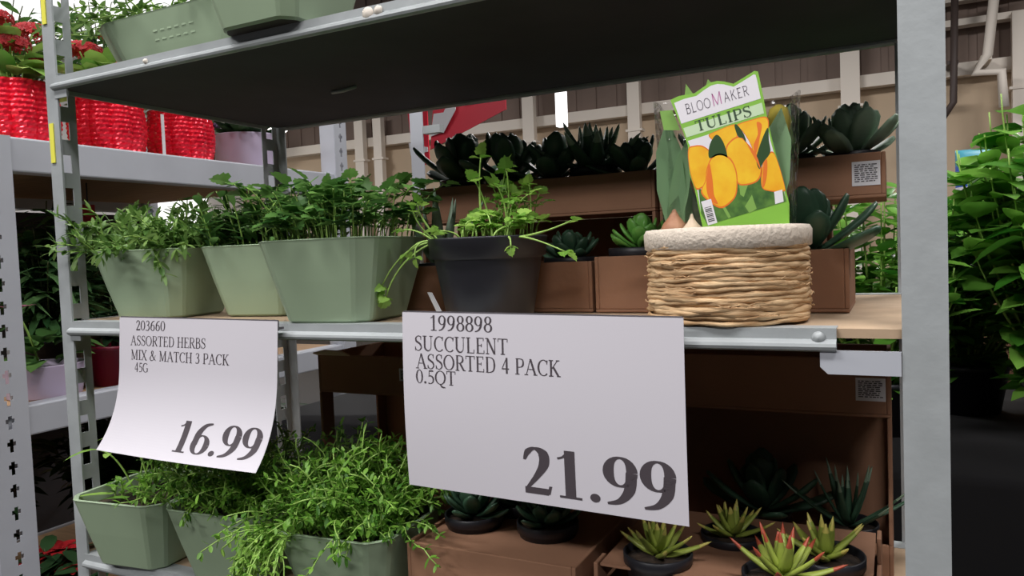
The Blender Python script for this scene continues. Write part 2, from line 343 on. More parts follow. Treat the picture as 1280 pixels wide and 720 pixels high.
def fatleaf(mb, p, d, n, L, W, T, prof=None, curl=-.2, tip=1):
    d = unit(V(d)); n = V(n); s = unit(d.cross(n)); n = s.cross(d); p = V(p)
    prof = prof or [(0,.45),(.25,.8),(.55,1),(.8,.7),(.93,.3),(1,.03)]
    rings = []
    for t, w in prof:
        c = p + d*t*L + n*(-curl*L*t*t); hw, ht = W*w/2, T*(.35+.65*w)/2 if w > .1 else T*w/2
        rings.append([c + s*hw*math.cos(a) + n*ht*math.sin(a) for a in [k*PI/3 for k in range(6)]])
    k = 4 if tip else 6
    mb.loft(rings[:k], 0, True, not tip)
    if tip: mb.loft(rings[k-1:], tip, False, True)

# ------------------------------------------------------------------ the steel shelving rack in front
W, D = 1.2, .4832
HU, HL, HB = .374, -.345, -.74
R = root('shelving_rack', 'grey galvanised steel rack carrying the herbs, tulips and price signs', 'shelf rack', (W/2, D/2, -1.15))
def slotted(x, y0, y1, z0, z1, pitch=.0515, sw=.42, sh=.54):
    b = MB(); d = (y1-y0); ya, yb = y0 + d*(.5-sw/2), y0 + d*(.5+sw/2); z = z0
    while z < z1 - pitch:
        za, zb = z + pitch*(.5-sh/2), z + pitch*(.5+sh/2)
        for (a0,a1,c0,c1) in ((y0,y1,z,za),(y0,ya,za,zb),(yb,y1,za,zb),(y0,y1,zb,z+pitch)):
            b.add([(x,a0,c0),(x,a1,c0),(x,a1,c1),(x,a0,c1)], [(0,1,2,3)])
        z += pitch
    b.add([(x,y0,z),(x,y1,z),(x,y1,z1),(x,y0,z1)], [(0,1,2,3)])
    return b
b = slotted(.001, .0, .042, -1.15, .85); pl = MB().box(0,.0255,-.002,.0,-1.15,.85); b.add(pl.v, pl.f)
LP = b.build('post', STEEL, R, solid=.0018)
for za, zb in ((.265,.325),(.475,.535)):
    st = MB().box(.004-W/2,.0135-W/2,-.0045-D/2,-.003-D/2,za+1.15,zb+1.15).build('sticker', YEL, LP, True); tag(st, 'yellow sticker')
b = MB().box(W-.0355,W,-.002,0,-1.15,.85); b.box(W-.002,W,0,.042,-1.15,.85); b.build('post', STEEL, R)
b = slotted(.001, D-.042, D, -1.15, .85); b.box(0,.024,D,D+.002,-1.15,.85); b.build('post', STEEL, R, solid=.0018)
b = MB().box(W-.0355,W,D,D+.002,-1.15,.85); b.box(W-.002,W,D-.042,D,-1.15,.85); b.build('post', STEEL, R)
def beam(x0, x1, y, z, dirn=1, h=.0205):
    # rolled angle beam: flat lip on top, rounded bead along the lower edge; dirn=1 faces the front
    pr = [(0,h),(.0,h*.52),(-.0025,h*.46),(-.0055,h*.34),(-.0062,h*.2),(-.005,h*.06),(-.002,-.0005),(.002,0),(.004,.003),(.004,h-.003),(.026,h-.003),(.026,h)]
    return MB().loft([[(x, y + dirn*a, z + c) for a, c in pr] for x in (x0, x0+.001, x1-.001, x1)], 0, True, True, smooth=False)
def bracket(x0, x1, z0, z1, y=-.004):
    c = min(.012, (z1-z0)*.3); return MB().loft([[(x0+c,yy,z0),(x1,yy,z0),(x1,yy,z1),(x0,yy,z1),(x0,yy,z0+c)] for yy in (y, y+.003)], 0, True, True, smooth=False)
def rivet(x, y, z, r=.006): return MB().lathe([(0,.0045),(r*.5,.004),(r*.9,.002),(r,0)], 12).v
def add_rivet(b, x, y, z, r=.0055):
    t = MB().lathe([(0.0003,.004),(r*.6,.0034),(r*.95,.0015),(r,0)], 12); b.add([(x+p[0], y-p[2], z+p[1]) for p in t.v], t.f, 0, True)
for z, xe in ((HU, W-.04), (0, 1.112), (HL-.0205, 1.12), (HB, W-.04)):
    beam(.02, xe, -.003, z).build('shelf_beam', STEEL, R, smooth=False)
    beam(.02, W-.02, D+.003, z, -1).build('shelf_beam', STEEL, R, smooth=False)
    MB().box(.002,.006,.03,D-.03,z,z+.0205).box(.002,.024,.03,D-.03,z+.016,z+.0185).build('side_beam', STEEL, R)
    MB().box(W-.006,W-.002,.03,D-.03,z,z+.0205).box(W-.024,W-.002,.03,D-.03,z+.016,z+.0185).build('side_beam', STEEL, R)
bracket(1.098, W-.0362, -.021, .0005).build('bracket', PAINT, R); bracket(.018, .045, -.009, .004, -.0035).build('bracket', STEEL, R)
bracket(.018, .05, HU-.013, HU+.002, -.0035).build('bracket', STEEL, R); bracket(W-.09, W-.0362, HU-.021, HU+.0005).build('bracket', STEEL, R)
b = MB(); add_rivet(b, 1.097, -.004, .012, .006); b.build('rivet', STEEL, R)
b = MB(); add_rivet(b, .615, -.006, HU+.011, .008); add_rivet(b, .63, -.006, HU+.012, .006); b.build('bolt', CREAM, R)
b = MB(); add_rivet(b, .232, -.006, HU+.012, .004); b.build('rivet', CREAM, R)
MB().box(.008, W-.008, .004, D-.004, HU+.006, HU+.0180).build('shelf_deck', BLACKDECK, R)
MB().box(.008, W-.008, .004, D-.004, .011, .0195).build('shelf_deck', DECK, R)
MB().box(.008, W-.008, .004, D-.004, HL-.014, HL-.001).build('shelf_deck', DECK, R)
MB().box(.008, W-.008, .004, D-.004, HB+.006, HB+.0185).build('shelf_deck', DECK, R)
for z in (HU+.0185, .0200, HL-.0005): pass
MB().tube([(.33,.27,HU+.003),(.36,.262,HU+.001),(.385,.262,HU+.004)], .003, 6).build('clip', STEEL, R)

# ------------------------------------------------------------------ price signs hanging from the middle shelf
def sign(name, label, S, lines, sleeve=None):
    P00 = S(.5, 0); r = root(name, label, 'sign', (P00[0], P00[1], P00[2]), 'price signs')
    b = MB(); nu, nv = 8, 48
    vs = [S(i/nu, j/nv) for j in range(nv+1) for i in range(nu+1)]
    b.add(vs, [(j*(nu+1)+i, (j+1)*(nu+1)+i, (j+1)*(nu+1)+i+1, j*(nu+1)+i+1) for j in range(nv) for i in range(nu)], 0, False)
    b.build('paper', PAPER, r, solid=.0006)
    t = MB()
    for q in lines:
        for f in q: t.add([V(S(x/.32, -y/.2)) + V((0,-.0005,0)) for x, y in f], [tuple(range(len(f)))])
    t.build('printed_text', INK, r)
    a, c = S(0,0), S(1,0)
    h = MB().loft([[(p[0]+e, p[1]+.001, p[2]-.012), (p[0]+e, p[1]+.003, p[2]-.012), (p[0]+e, p[1]+.003, p[2]+.0014), (p[0]+e, p[1]+.001, p[2]+.0014)] for p, e in ((a,.001),(c,-.001))], 0, True, True, False); h.box(a[0]+.01, c[0]-.01, a[1]+.003, -.0095, c[2]-.012, c[2]-.009); h.build('holder_strip', mat('grey_holder', col(96,92,98), .4), r)
    return r
def S_big(u, v):
    x = .661 + .32*u; return (x, -.030 - .004*math.sin(v*PI*.9)*(1-u*.5), .0375 - .0055*u - v*(.1975 + .0025*u))
big = [text2d('1998898', .0363, -.0199, .0172, .0790), text2d('SUCCULENT', .0160, -.0432, .0172, .1173), text2d('ASSORTED 4 PACK', .0178, -.0632, .0170, .1752), text2d('0.5QT', .0171, -.0800, .0156, .0515),
       text2d('21.99', .1440, -.1893, .0500, .1662, .19, .045)]
sign('price_sign', 'large flat white price sign for succulents hanging beside the black pot', S_big, big)
def S_small(u, v):
    x = .176 + .297*u - .006*v; k = max(0, v-.35)/.65
    return (x, -.030 - .010*v - .034*k**2.2 - .004*math.sin(u*PI)*v, .030 - .004*u - .192*v + .012*k**3)
small = [text2d('203660', .117*.32, -.0182, .0145, .2*.32), text2d('ASSORTED HERBS', .081*.32, -.0402, .0145, .5*.32), text2d('MIX & MATCH 3 PACK', .085*.32, -.0610, .0145, .64*.32), text2d('45G', .112*.32, -.0785, .0135, .095*.32),
         text2d('16.99', .470*.32, -.1850, .0450, .50*.32, .19, .045)]
r = sign('price_sign', 'curled glossy white price sign for herbs hanging below the sage planters', S_small, small)
b = MB(); n = 10
A0 = [V((.474,-.027,.02)) + (V((.466,-.05,-.168)) - V((.474,-.027,.02)))*(i/n) for i in range(n+1)]
vs = []
for i, p in enumerate(A0):
    t = i/n; vs += [p + V((0,.002,0)), p + V((.03*math.sin(t*PI*.6)+.01, .03*t, .01)), p + V((.075*math.sin(t*PI*.5)+.012, .07*t, .03*t))]
b.add(vs, [(i*3+k, i*3+k+1, i*3+k+4, i*3+k+3) for i in range(n) for k in (0,1)], 0, True); b.build('clear_sleeve', CLEAR, r)

# ------------------------------------------------------------------ sage planters with herbs
def csq(s, c, z, w=1):
    """ring of a square with broad chamfered corners"""
    P = [(-s+c,-s),(s-c,-s),(s,-s+c),(s,s-c),(s-c,s),(-s+c,s),(-s,s-c),(-s,-s+c)]; out = []
    k = .18
    for i, (x, y) in enumerate(P):
        a, b = P[i-1], P[(i+1)%8]
        out += [(x + (a[0]-x)*k*(c/ max(1e-6, math.hypot(a[0]-x, a[1]-y))), y + (a[1]-y)*k*(c/max(1e-6, math.hypot(a[0]-x, a[1]-y))), z), (x + (b[0]-x)*k*(c/max(1e-6, math.hypot(b[0]-x, b[1]-y))), y + (b[1]-y)*k*(c/max(1e-6, math.hypot(b[0]-x, b[1]-y))), z)]
    return out
TOPS, BOTS, PH = .088, .062, .106
def planter_pot(r, emboss=False, kx=1):
    b = MB()
    b.loft([csq(BOTS-.004,.014,0), csq(BOTS,.016,.003), csq(BOTS+.013,.019,.053), csq(TOPS-.001,.022,PH-.003), csq(TOPS,.022,PH-.001), csq(TOPS-.002,.0215,PH), csq(TOPS-.006,.02,PH-.001), csq(TOPS-.009,.02,PH-.03)], 0, False, False, smooth=False)
    b.poly(csq(BOTS-.004,.014,0)[::-1], 1)
    b.v = [(x*kx, y, z) for x, y, z in b.v]; o = b.build('pot', [SAGE, SAGEUNDER], r, True)
    sb = MB().loft([csq(TOPS-.009,.02,PH-.02), csq(TOPS-.04,.02,PH-.014), csq(.01,.002,PH-.012)], 0, False, True); sb.v = [(x*kx, y, z) for x, y, z in sb.v]; sb.build('soil', SOIL, r, True)
    if emboss:
        e = MB()
        for j, (n, z) in enumerate(((6,.075),(6,.062))):
            for i in range(n):
                x = -.03 + i*.016; yy = -(BOTS + (TOPS-BOTS)*z/PH) - .0006
                e.box(x, x+.009, yy, yy+.002, z, z+.003)
        e.build('embossing', SAGE, o, True)
    return o
def herb_thyme(n, steps, Lf, Wf, seed, updir=.5, droop=.10, out=1.0, bias=(0,0), step=.012, spread=.8, c=(0,0)):
    random.seed(seed); st, lf = MB(), MB()
    for i in range(n):
        p = V((c[0]+rnd(-1,1)*TOPS*spread, c[1]+rnd(-1,1)*TOPS*spread, PH-.012)); p.x = max(-.08,min(.08,p.x)); p.y = max(-.08,min(.08,p.y)); o = V((p.x + bias[0]*TOPS, p.y + bias[1]*TOPS, 0)); d = unit(V((0,0,updir)) + o/TOPS*out*.6 + rv(.45)); P = [p]
        for k in range(int(steps*rnd(.6,1.1))):
            d = unit(d + rv(.28) + V((0,0,-droop*(1+k*.12)))); q = P[-1] + d*step
            if abs(q.x) < TOPS+.004 and abs(q.y) < TOPS+.004 and q.z < PH-.004: q.z = PH-.002
            P.append(q)
            for s in (-1, 1, rnd(-1,1)):
                dd = unit(d*.5 + unit(d.cross(rv()))*s); leaf(lf, q, dd, V((0,0,1))+rv(.3), Lf*rnd(.6,1.15), Wf*rnd(.7,1.1), 'oval', rnd(0,.3))
        st.tube(P, .0009, 4)
    return st, lf
def herb_upright(n, h, Lf, Wf, seed, kind='lance', spread=.75, lean=.5, bias=(0,0), per=9, droop=.3):
    random.seed(seed); st, lf = MB(), MB()
    for i in range(n):
        p = V((rnd(-1,1)*TOPS*spread, rnd(-1,1)*TOPS*spread, PH-.014)); o = V((p.x/TOPS*lean + bias[0], p.y/TOPS*lean + bias[1], 0)); H = h*rnd(.55,1.05)
        P = bez(p, p + V((0,0,H*.6)) + o*H*.25, p + V((0,0,H)) + o*H*.8 + rv(.008)); st.tube(P, [.0014]*6 + [.001]*3, 5)
        for k in range(per):
            t = .15 + .85*k/per; q = P[min(8, int(t*8))]; a = k*2.4 + rnd(0,1); d = V((math.cos(a), math.sin(a), rnd(.2,.9)))
            leaf(lf, q, d, V((0,0,1)), Lf*rnd(.6,1.1)*(1.1-.3*t), Wf*rnd(.7,1.1), kind, rnd(.1,droop+.1))
    return st, lf
def trefoil(lf, p, d, L, mi=0):
    d = unit(V(d)); s = unit(d.cross(V((0,0,1))) if abs(d.z) < .95 else V((1,0,0)))
    n = V((0,0,1)) + rv(.45)
    leaf(lf, p, d, n, L, L*1.0, 'lobed', rnd(.05,.4), mi)
    for k in (-1, 1): leaf(lf, V(p) - d*L*.08, unit(d*.35 + s*k), n, L*.8, L*.85, 'lobed', rnd(.05,.4), mi)
def herb_cilantro(n, h, L, seed, spread=.75, lean=.7, bias=(0,0)):
    random.seed(seed); st, lf = MB(), MB()
    for i in range(n):
        p = V((rnd(-1,1)*TOPS*spread, rnd(-1,1)*TOPS*spread, PH-.014)); o = V((p.x/TOPS*lean + bias[0], p.y/TOPS*lean + bias[1], 0)) + rv(.25); o.z = 0; H = h*rnd(.35,1.08)
        e = p + V((0,0,H)) + o*H*.7; P = bez(p, p + V((0,0,H*.75)), e); st.tube(P, .0009, 5)
        trefoil(lf, e, unit(e-P[-3]) + V((o.x,o.y,-.3)), L*rnd(.7,1.15))
        if i % 2 == 0:
            q = P[5]; a = rnd(0,6.28); e2 = q + V((math.cos(a)*.018, math.sin(a)*.018, .012)); st.tube([q, e2], .0007, 4); trefoil(lf, e2, (math.cos(a), math.sin(a), .2), L*.75)
    return st, lf
def planter(label, loc, rz, herb, lm, group, sm=STEM, emboss=False, kx=1):
    r = root('herb_planter', label, 'potted herb', loc, group, rz); planter_pot(r, emboss, kx)
    st, lf = herb
    for q in (st, lf): q.v = [(x*kx, y, z) for x, y, z in q.v]
    st.build('stems', sm, r, True); lf.build('foliage', lm, r, True); return r
RZ = .16
GM, GL, GT = 'sage planters on the middle shelf', 'sage planters on the lower shelf', 'sage planters on the top shelf'
planter('leftmost sage planter on the middle shelf, light leaves spilling over its rim', (.118, .106, .0205), RZ, herb_thyme(135, 8, .022, .0075, 1, .85, .10, .9, (-.1,-.35), .012), L_ROSE, GM)
planter('sage planter with slender upright leaves, between its two middle shelf neighbours', (.303, .152, .0205), RZ*.8, herb_upright(75, .098, .044, .0125, 2, 'lance', .85, .4, (.05,-.1), 11), L_SAGE, GM)
planter('sage planter full of lobed parsley-like leaves, nearest the black pot', (.510, .062, .0205), RZ*.7, herb_cilantro(105, .082, .029, 3, .9, .55), L_CIL, GM)
r = planter('sage planter with bare soil and few leaves at the lower left post', (.128, .045, HL), RZ*.7, herb_upright(22, .05, .026, .008, 4, 'lance', .55, .5, (.5,.3), 8), L_THY, GL)
random.seed(44); b = MB(); s = MB()
for (x, y, dx, dy, L) in ((-.03,.02,-.5,-.2,.055), (-.04,.03,-.9,.1,.05), (-.03,.03,.1,-.4,.05), (-.03,.05,-.7,.4,.05), (-.04,0,-.6,-.7,.045), (-.02,.02,.5,-.3,.05)):
    P = bez((x,y,PH-.015), (x+dx*.02,y+dy*.02,PH+.05), (x+dx*.05,y+dy*.05,PH+.05+rnd(0,.05))); s.tube(P, .0014, 5); leaf(b, P[-1], (dx,dy,.15), (0,0,1), L, .014, 'oval', .4); leaf(b, P[-3], (-dx*.5+.3,dy,.3), (0,0,1), L*.7, .012, 'oval', .3)
leaf(b, (-.03,-.05,PH), (-1,-.35,.04), (0,0,1), .06, .013, 'strap', .1); leaf(b, (.0,-.05,PH-.004), (-1,-.1,.0), (0,0,1), .05, .014, 'strap', .1)
b.build('long_leaves', L_BRT, r, True); s.build('long_stems', STEM, r, True)
planter('middle of the three lower sage planters, thyme tangled over its right corner', (.308, .062, HL), RZ*.4, herb_thyme(170, 10, .012, .0046, 5, 1.2, .085, .6, (.3,0), .012), L_THY, GL)
r = planter('lower sage planter next to the cardboard tray, thyme trailing over its left corner', (.522, .052, HL), RZ*.4, herb_thyme(280, 11, .0125, .005, 6, 1.3, .085, .55, (-.1,-.05), .012), L_THY, GL)
st, lf = herb_thyme(55, 11, .0100, .0040, 66, .3, .22, .9, (-.1,-.6), .0115, .22, (-.062,-.066))
st.build('trailing_stems', STEM, r, True); lf.build('trailing_leaves', L_BRT, r, True)
planter('long sage planter with pale raised marks at the left end of the top shelf', (.15, .18, HU+.0205), 0, herb_thyme(60, 8, .018, .006, 7, 1.0, .08, .8, (-.3,0), .014), L_ROSE, GT, emboss=True, kx=2.1)
planter('top shelf sage planter whose dark base overhangs the beam', (.452, .034, HU+.0205), 0, herb_upright(30, .07, .03, .009, 8), L_SAGE, GT)

# ------------------------------------------------------------------ black pot of cilantro
r = root('potted_cilantro', 'black nursery pot with bright green herb trailing over its rim', 'potted herb', (.712, .085, .0205))
b = MB().lathe([(.052,0),(.0535,.002),(.066,.072),(.0665,.074),(.0715,.076),(.0735,.096),(.0745,.098),(.0735,.0995),(.071,.099),(.068,.08)], 40, cap0=True); b.build('pot', BLACKPL, r, True)
MB().lathe([(.069,.086),(.04,.091),(.001,.092)], 24).build('soil', SOIL, r, True)
o = MB().loft([[(-.042,-.053,.006),(-.030,-.0595,.006),(-.030,-.0585,.006),(-.042,-.052,.006)], [(-.051,-.062,.036),(-.041,-.068,.036),(-.041,-.067,.036),(-.051,-.061,.036)]], 0, True, True, False).build('plant_tag', WHITEPL, r, True); tag(o, 'white plant tag')
random.seed(11); st, lf = MB(), MB()
def stalk(p0, p1, p2, L, side=0, r0=.0013):
    P = bez(p0, p1, p2, 10); st.tube(P, [r0]*6+[r0*.75]*5, 6); trefoil(lf, P[-1], P[-1]-P[-3], L)
    if side: q = P[6]; d = rv(1); d.z = .3; e = q + unit(d)*.016; st.tube([q,e], .0008, 4); trefoil(lf, e, d, L*.8)
TR = [((.0,-.01,.09),(-.005,-.012,.16),(.002,-.012,.196),.021),((.008,.0,.09),(.004,.0,.14),(-.006,-.015,.168),.019),((.02,.01,.09),(.03,.01,.15),(.03,.0,.178),.02),((.028,.0,.09),(.03,.0,.14),(.022,-.01,.16),.02),((.01,.02,.09),(.01,.02,.16),(.02,.02,.186),.018),
      ((-.05,-.03,.095),(-.08,-.03,.11),(-.084,-.035,.135),.018),((-.05,-.03,.095),(-.075,-.04,.13),(-.07,-.045,.142),.02),((-.05,-.04,.095),(-.07,-.05,.115),(-.088,-.055,.112),.016),((-.055,-.03,.097),(-.095,-.05,.095),(-.122,-.055,.044),.018),((-.055,-.03,.097),(-.1,-.05,.08),(-.119,-.052,.030),.018),
      ((-.05,-.045,.097),(-.07,-.06,.1),(-.066,-.062,.078),.014),((-.05,-.045,.097),(-.065,-.06,.1),(-.08,-.06,.082),.016),((.055,-.035,.097),(.09,-.04,.098),(.128,-.04,.112),.016),((.055,-.035,.097),(.075,-.045,.1),(.122,-.045,.078),.017),((.05,-.045,.097),(.06,-.055,.1),(.062,-.06,.086),.012)]
for p0, p1, p2, L in TR: stalk(p0, p1, p2, L, 0)
for i in range(34):
    a = rnd(0,6.28); q = rnd(.01,.062); x, y = q*math.cos(a), q*math.sin(a); h = rnd(.01,.035); stalk((x,y,.09),(x,y,.1+h*.6),(x+rnd(-.02,.02),y+rnd(-.02,.02),.095+h), rnd(.016,.024))
for i in range(12):
    x, y = rnd(.0,.055), rnd(-.01,.05); stalk((x,y,.09),(x+.005,y,.14),(x+rnd(-.01,.03),y+rnd(-.01,.02),rnd(.13,.165)), rnd(.014,.02), 1, .0009)
st.build('stems', STEM, r, True); lf.build('foliage', L_BRT, r, True)
# ------------------------------------------------------------------ woven basket of tulips
CARDP = {
    'outline': [(0.9577, 0.249), (0.9661, 0.2519), (0.9827, 0.2528), (0.991, 0.2575), (0.9981, 0.2612), (1.005, 0.2619), (1.0117, 0.2605), (1.0207, 0.2571), (1.0308, 0.2618), (1.0408, 0.2667), (1.0441, 0.2658), (1.0454, 0.2593), (1.0489, 0.2388), (1.0517, 0.2205), (1.0565, 0.1954), (1.0624, 0.1702), (1.0664, 0.1543), (1.0702, 0.1361), (1.0698, 0.1137), (0.9872, 0.1167), (0.9831, 0.1393), (0.9801, 0.156), (0.9751, 0.1729), (0.9742, 0.2012), (0.9699, 0.2157), (0.9655, 0.228)],
    'header': [(0.9616, 0.2456), (0.972, 0.2484), (0.9843, 0.2498), (0.9921, 0.2546), (0.9991, 0.2581), (1.0053, 0.2589), (1.0117, 0.2576), (1.021, 0.2541), (1.0314, 0.259), (1.0403, 0.2634), (1.042, 0.2627), (1.0432, 0.2574), (1.0463, 0.2395), (0.9684, 0.2239)],
    'band': [(0.9702, 0.2192), (1.0471, 0.2354), (1.049, 0.2249), (0.9733, 0.2095)],
    'picture': [(0.9744, 0.2059), (0.9967, 0.2106), (1.0502, 0.2207), (1.0544, 0.1978), (1.0603, 0.1727), (1.0647, 0.1544), (1.0677, 0.139), (1.0013, 0.1223), (0.9858, 0.1321), (0.9828, 0.1546), (0.9774, 0.1727), (0.9763, 0.201)],
    'greens': [(0.9837, 0.1592), (0.9916, 0.1505), (1.0206, 0.1623), (1.0451, 0.1672), (1.0469, 0.1534), (1.0577, 0.1504), (1.0652, 0.1499), (1.0677, 0.139), (1.0013, 0.1223), (0.992, 0.12), (0.9858, 0.1321)],
    't1': [(0.9967, 0.2087), (1.0037, 0.2122), (1.0208, 0.2165), (1.0228, 0.2079), (1.0192, 0.1979), (1.0122, 0.1894), (1.0034, 0.2007)],
    't2': [(1.0241, 0.2159), (1.0375, 0.2192), (1.0498, 0.2203), (1.0519, 0.2115), (1.0468, 0.1964), (1.0405, 0.1868), (1.0349, 0.1998), (1.0285, 0.2107)],
    't3': [(0.9755, 0.1959), (0.9812, 0.1989), (0.9894, 0.1978), (0.9962, 0.1909), (0.9955, 0.1805), (0.9925, 0.1644), (0.9855, 0.1586), (0.9809, 0.1602), (0.9762, 0.1775)],
    't4': [(1.0147, 0.1972), (1.0249, 0.2035), (1.033, 0.1955), (1.0411, 0.1834), (1.0443, 0.1718), (1.0406, 0.1619), (1.0294, 0.1588), (1.0228, 0.1616), (1.0198, 0.1761), (1.0133, 0.1859)],
    't5': [(0.9935, 0.1749), (0.9984, 0.1854), (1.0065, 0.1881), (1.0154, 0.1829), (1.0203, 0.1715), (1.0209, 0.1576), (1.0179, 0.1463), (1.0063, 0.1383), (0.995, 0.1451), (0.9878, 0.1543), (0.992, 0.1645)],
    't6': [(1.0475, 0.176), (1.0553, 0.1859), (1.0604, 0.176), (1.0657, 0.1543), (1.0646, 0.1499), (1.0534, 0.1507), (1.0459, 0.1558)],
    'o1': [(0.9935, 0.1749), (0.9959, 0.1805), (0.9983, 0.164), (0.9993, 0.1499), (1.0029, 0.1404), (0.995, 0.1451), (0.9918, 0.1575)],
    'o2': [(1.0419, 0.2171), (1.0466, 0.2144), (1.0448, 0.2033), (1.0405, 0.1868), (1.0385, 0.1949), (1.0427, 0.2058)],
    'o3': [(1.033, 0.1955), (1.0347, 0.1948), (1.0417, 0.1833), (1.0445, 0.1717), (1.041, 0.1788)],
    'o4': [(1.0475, 0.176), (1.0508, 0.1802), (1.0505, 0.1667), (1.0481, 0.1556), (1.0459, 0.1558)],
    'l1': [(0.9964, 0.2002), (1.0036, 0.2092), (1.0106, 0.1988), (1.0132, 0.1831), (1.0053, 0.1884), (0.9954, 0.187)],
    'l2': [(1.0515, 0.2105), (1.0529, 0.198), (1.0538, 0.1867), (1.0475, 0.1783), (1.0434, 0.1718), (1.0411, 0.1845)],
    'l3': [(1.0208, 0.2161), (1.0237, 0.2164), (1.0295, 0.2072), (1.0315, 0.199), (1.0283, 0.2032), (1.0239, 0.2055)],
    'g1': [(1.0238, 0.1586), (1.0328, 0.1586), (1.028, 0.1457), (1.0247, 0.1482)],
    'g2': [(1.0289, 0.1364), (1.0358, 0.1474), (1.0399, 0.1335), (1.0332, 0.1293)],
    'g3': [(1.0063, 0.1378), (1.0091, 0.1388), (1.0152, 0.1269), (1.0129, 0.1254)],
    'foot': [(1.0013, 0.1218), (1.0686, 0.138), (1.0698, 0.1142), (0.9884, 0.1173)],
    'code': [(0.9861, 0.1438), (0.9962, 0.146), (1.0018, 0.1218), (0.9924, 0.1195)],
    'tag': [(1.0566, 0.1487), (1.0641, 0.1504), (1.0652, 0.1387), (1.0574, 0.1369)],
    'text1a': [(0.9739, 0.2327), (0.9993, 0.2369), (0.9718, 0.2428)],
    'text1b': [(1.0002, 0.2372), (1.0108, 0.2394), (0.9982, 0.2497)],
    'text1c': [(1.0117, 0.2397), (1.0359, 0.2442), (1.0099, 0.2496)],
    'text2': [(0.984, 0.2142), (1.0381, 0.2239), (0.9817, 0.2248)],
    'spike': [(0.9709, 0.2508), (0.9725, 0.2647), (0.9797, 0.2532)],
    'flap': [(0.9447, 0.2403), (0.9579, 0.24), (0.9652, 0.2186), (0.9483, 0.2204)],
    'spike2': [(0.9922, 0.2585), (0.9947, 0.2663), (0.9992, 0.2611)],
}
r = root('tulip_basket', 'woven straw basket of tulip bulbs in a clear sleeve with a picture card', 'flower basket', (1.002, .073, .0205))
BR = .083
b = MB(); random.seed(21)
b.lathe([(BR-.012,0),(BR-.008,.002),(BR-.0035,.02),(BR-.003,.05),(BR-.0035,.076)], 48, cap0=True)
NR = 17
for i in range(NR):
    z = .004 + .073*i/(NR-1); n = 90; ph = [rnd(0,6.28) for _ in range(4)]; rr = .0029 + rnd(-.0005,.0006); ring = []
    for j in range(n):
        a = 2*PI*j/n; zz = z + .0010*math.sin(2*a+ph[0]) + .0006*math.sin(5*a+ph[1]) + .0003*math.sin(13*a+ph[2]); q = BR - .0035 + .0009*math.sin(3*a+ph[3]) + .0005*math.sin(11*a+ph[1]); k = rr*(1+.25*math.sin(7*a+ph[2]) + .12*math.sin(23*a+ph[0]))
        ring.append([((q + k*math.cos(t))*math.cos(a), (q + k*math.cos(t))*math.sin(a), max(.0006, zz + k*math.sin(t))) for t in [u*PI/3 for u in range(6)]])
    b.loft(ring + [ring[0]], 0)
for i in range(45):   # loose fibres lying over the strands
    a = rnd(0,6.28); z = rnd(.008,.072); L = rnd(.15,.5); P = []
    for k in range(7):
        t = a + L*k/6; q = BR + .0012 + .0012*math.sin(k*PI/6); P.append((q*math.cos(t), q*math.sin(t), z + rnd(-.001,.001) + (k-3)*rnd(-.0006,.0006)))
    b.tube(P, .0006, 4)
STRAW = mat('seagrass', col(224,192,150), .8, c2=col(178,138,96), scale=45, bump=.4, bscale=160, stretch=(1,1,7))
b.build('woven_body', STRAW, r, True)
WOOL = mat('cream_felt', col(228,214,198), .95, var=.10, scale=80, bump=.5, bscale=220)
MB().lathe([(BR-.003,.074),(BR+.001,.077),(BR+.0015,.092),(BR-.001,.0965),(BR-.005,.097),(BR-.008,.09)], 56, fr=lambda t: 1+.006*math.sin(t*2*PI*9)).build('felt_band', WOOL, r, True)
MB().lathe([(BR-.006,.085),(BR-.03,.088),(.001,.09)], 24).build('soil', SOIL, r, True)
# bulbs
BULB = mat('bulb_skin', col(196,146,112), .6, c2=col(150,98,68), scale=40); BULB2 = mat('pale_bulb', col(222,200,172), .6, var=.15, scale=30)
def bulb(x, y, s, mm): MB().lathe([(0,0),(.6,.1),(.95,.4),(1,.7),(.8,1.1),(.45,1.5),(.2,1.9),(.12,2.3)], 16, fr=lambda t: 1+.04*math.sin(t*2*PI*5)).build('bulb', mm, r, True) if 0 else None
for (x, y, s, mm) in ((-.050,-.012,.016,BULB),(-.024,-.046,.011,BULB2),(-.012,.03,.017,BULB),(.03,.02,.017,BULB),(.048,.03,.012,BULB2)):
    t = MB().lathe([(.001,0),(.6,.1),(.95,.4),(1,.7),(.8,1.1),(.45,1.5),(.2,1.9),(.1,2.3)], 16, fr=lambda t: 1+.04*math.sin(t*2*PI*5)); t.v = [(x+a*s, y+c*s, .086+z*s) for a, c, z in t.v]; t.build('bulb', mm, r, True)
L_TUL = leafmat('tulip_leaf', col(104,144,104), col(150,186,138), .4)
lf = MB(); random.seed(5)
for (x, y, dx, dy, L, Wd, cu) in ((-.048,-.012,-.05,-.1,.115,.032,.05),(-.050,-.01,.22,-.25,.10,.022,.1),(-.04,-.01,-.22,.2,.085,.03,.25),(-.012,.03,-.2,.1,.125,.032,.12),(-.012,.03,.2,.2,.12,.03,.1),(.03,.02,.25,.1,.13,.036,.06),(.03,.02,.1,-.1,.11,.032,.05),(.048,-.03,.1,.15,.115,.034,.02),(.048,-.03,-.2,.2,.12,.03,.1)):
    leaf(lf, (x,y,.10), (dx,dy,1), (-.2*dx-.1,-1,.1), L, Wd, 'strap', cu, fold=.35)
lf.build('tulip_leaves', L_TUL, r, True)
fl = MB(); fl.lathe([(.0005,0),(.010,.006),(.013,.018),(.009,.032),(.003,.036)], 10); fl.v = [(.053+x, .02+y, .185+z) for x, y, z in fl.v]; fl.build('tulip_bud', mat('bud', col(246,222,96), .5), r, True)
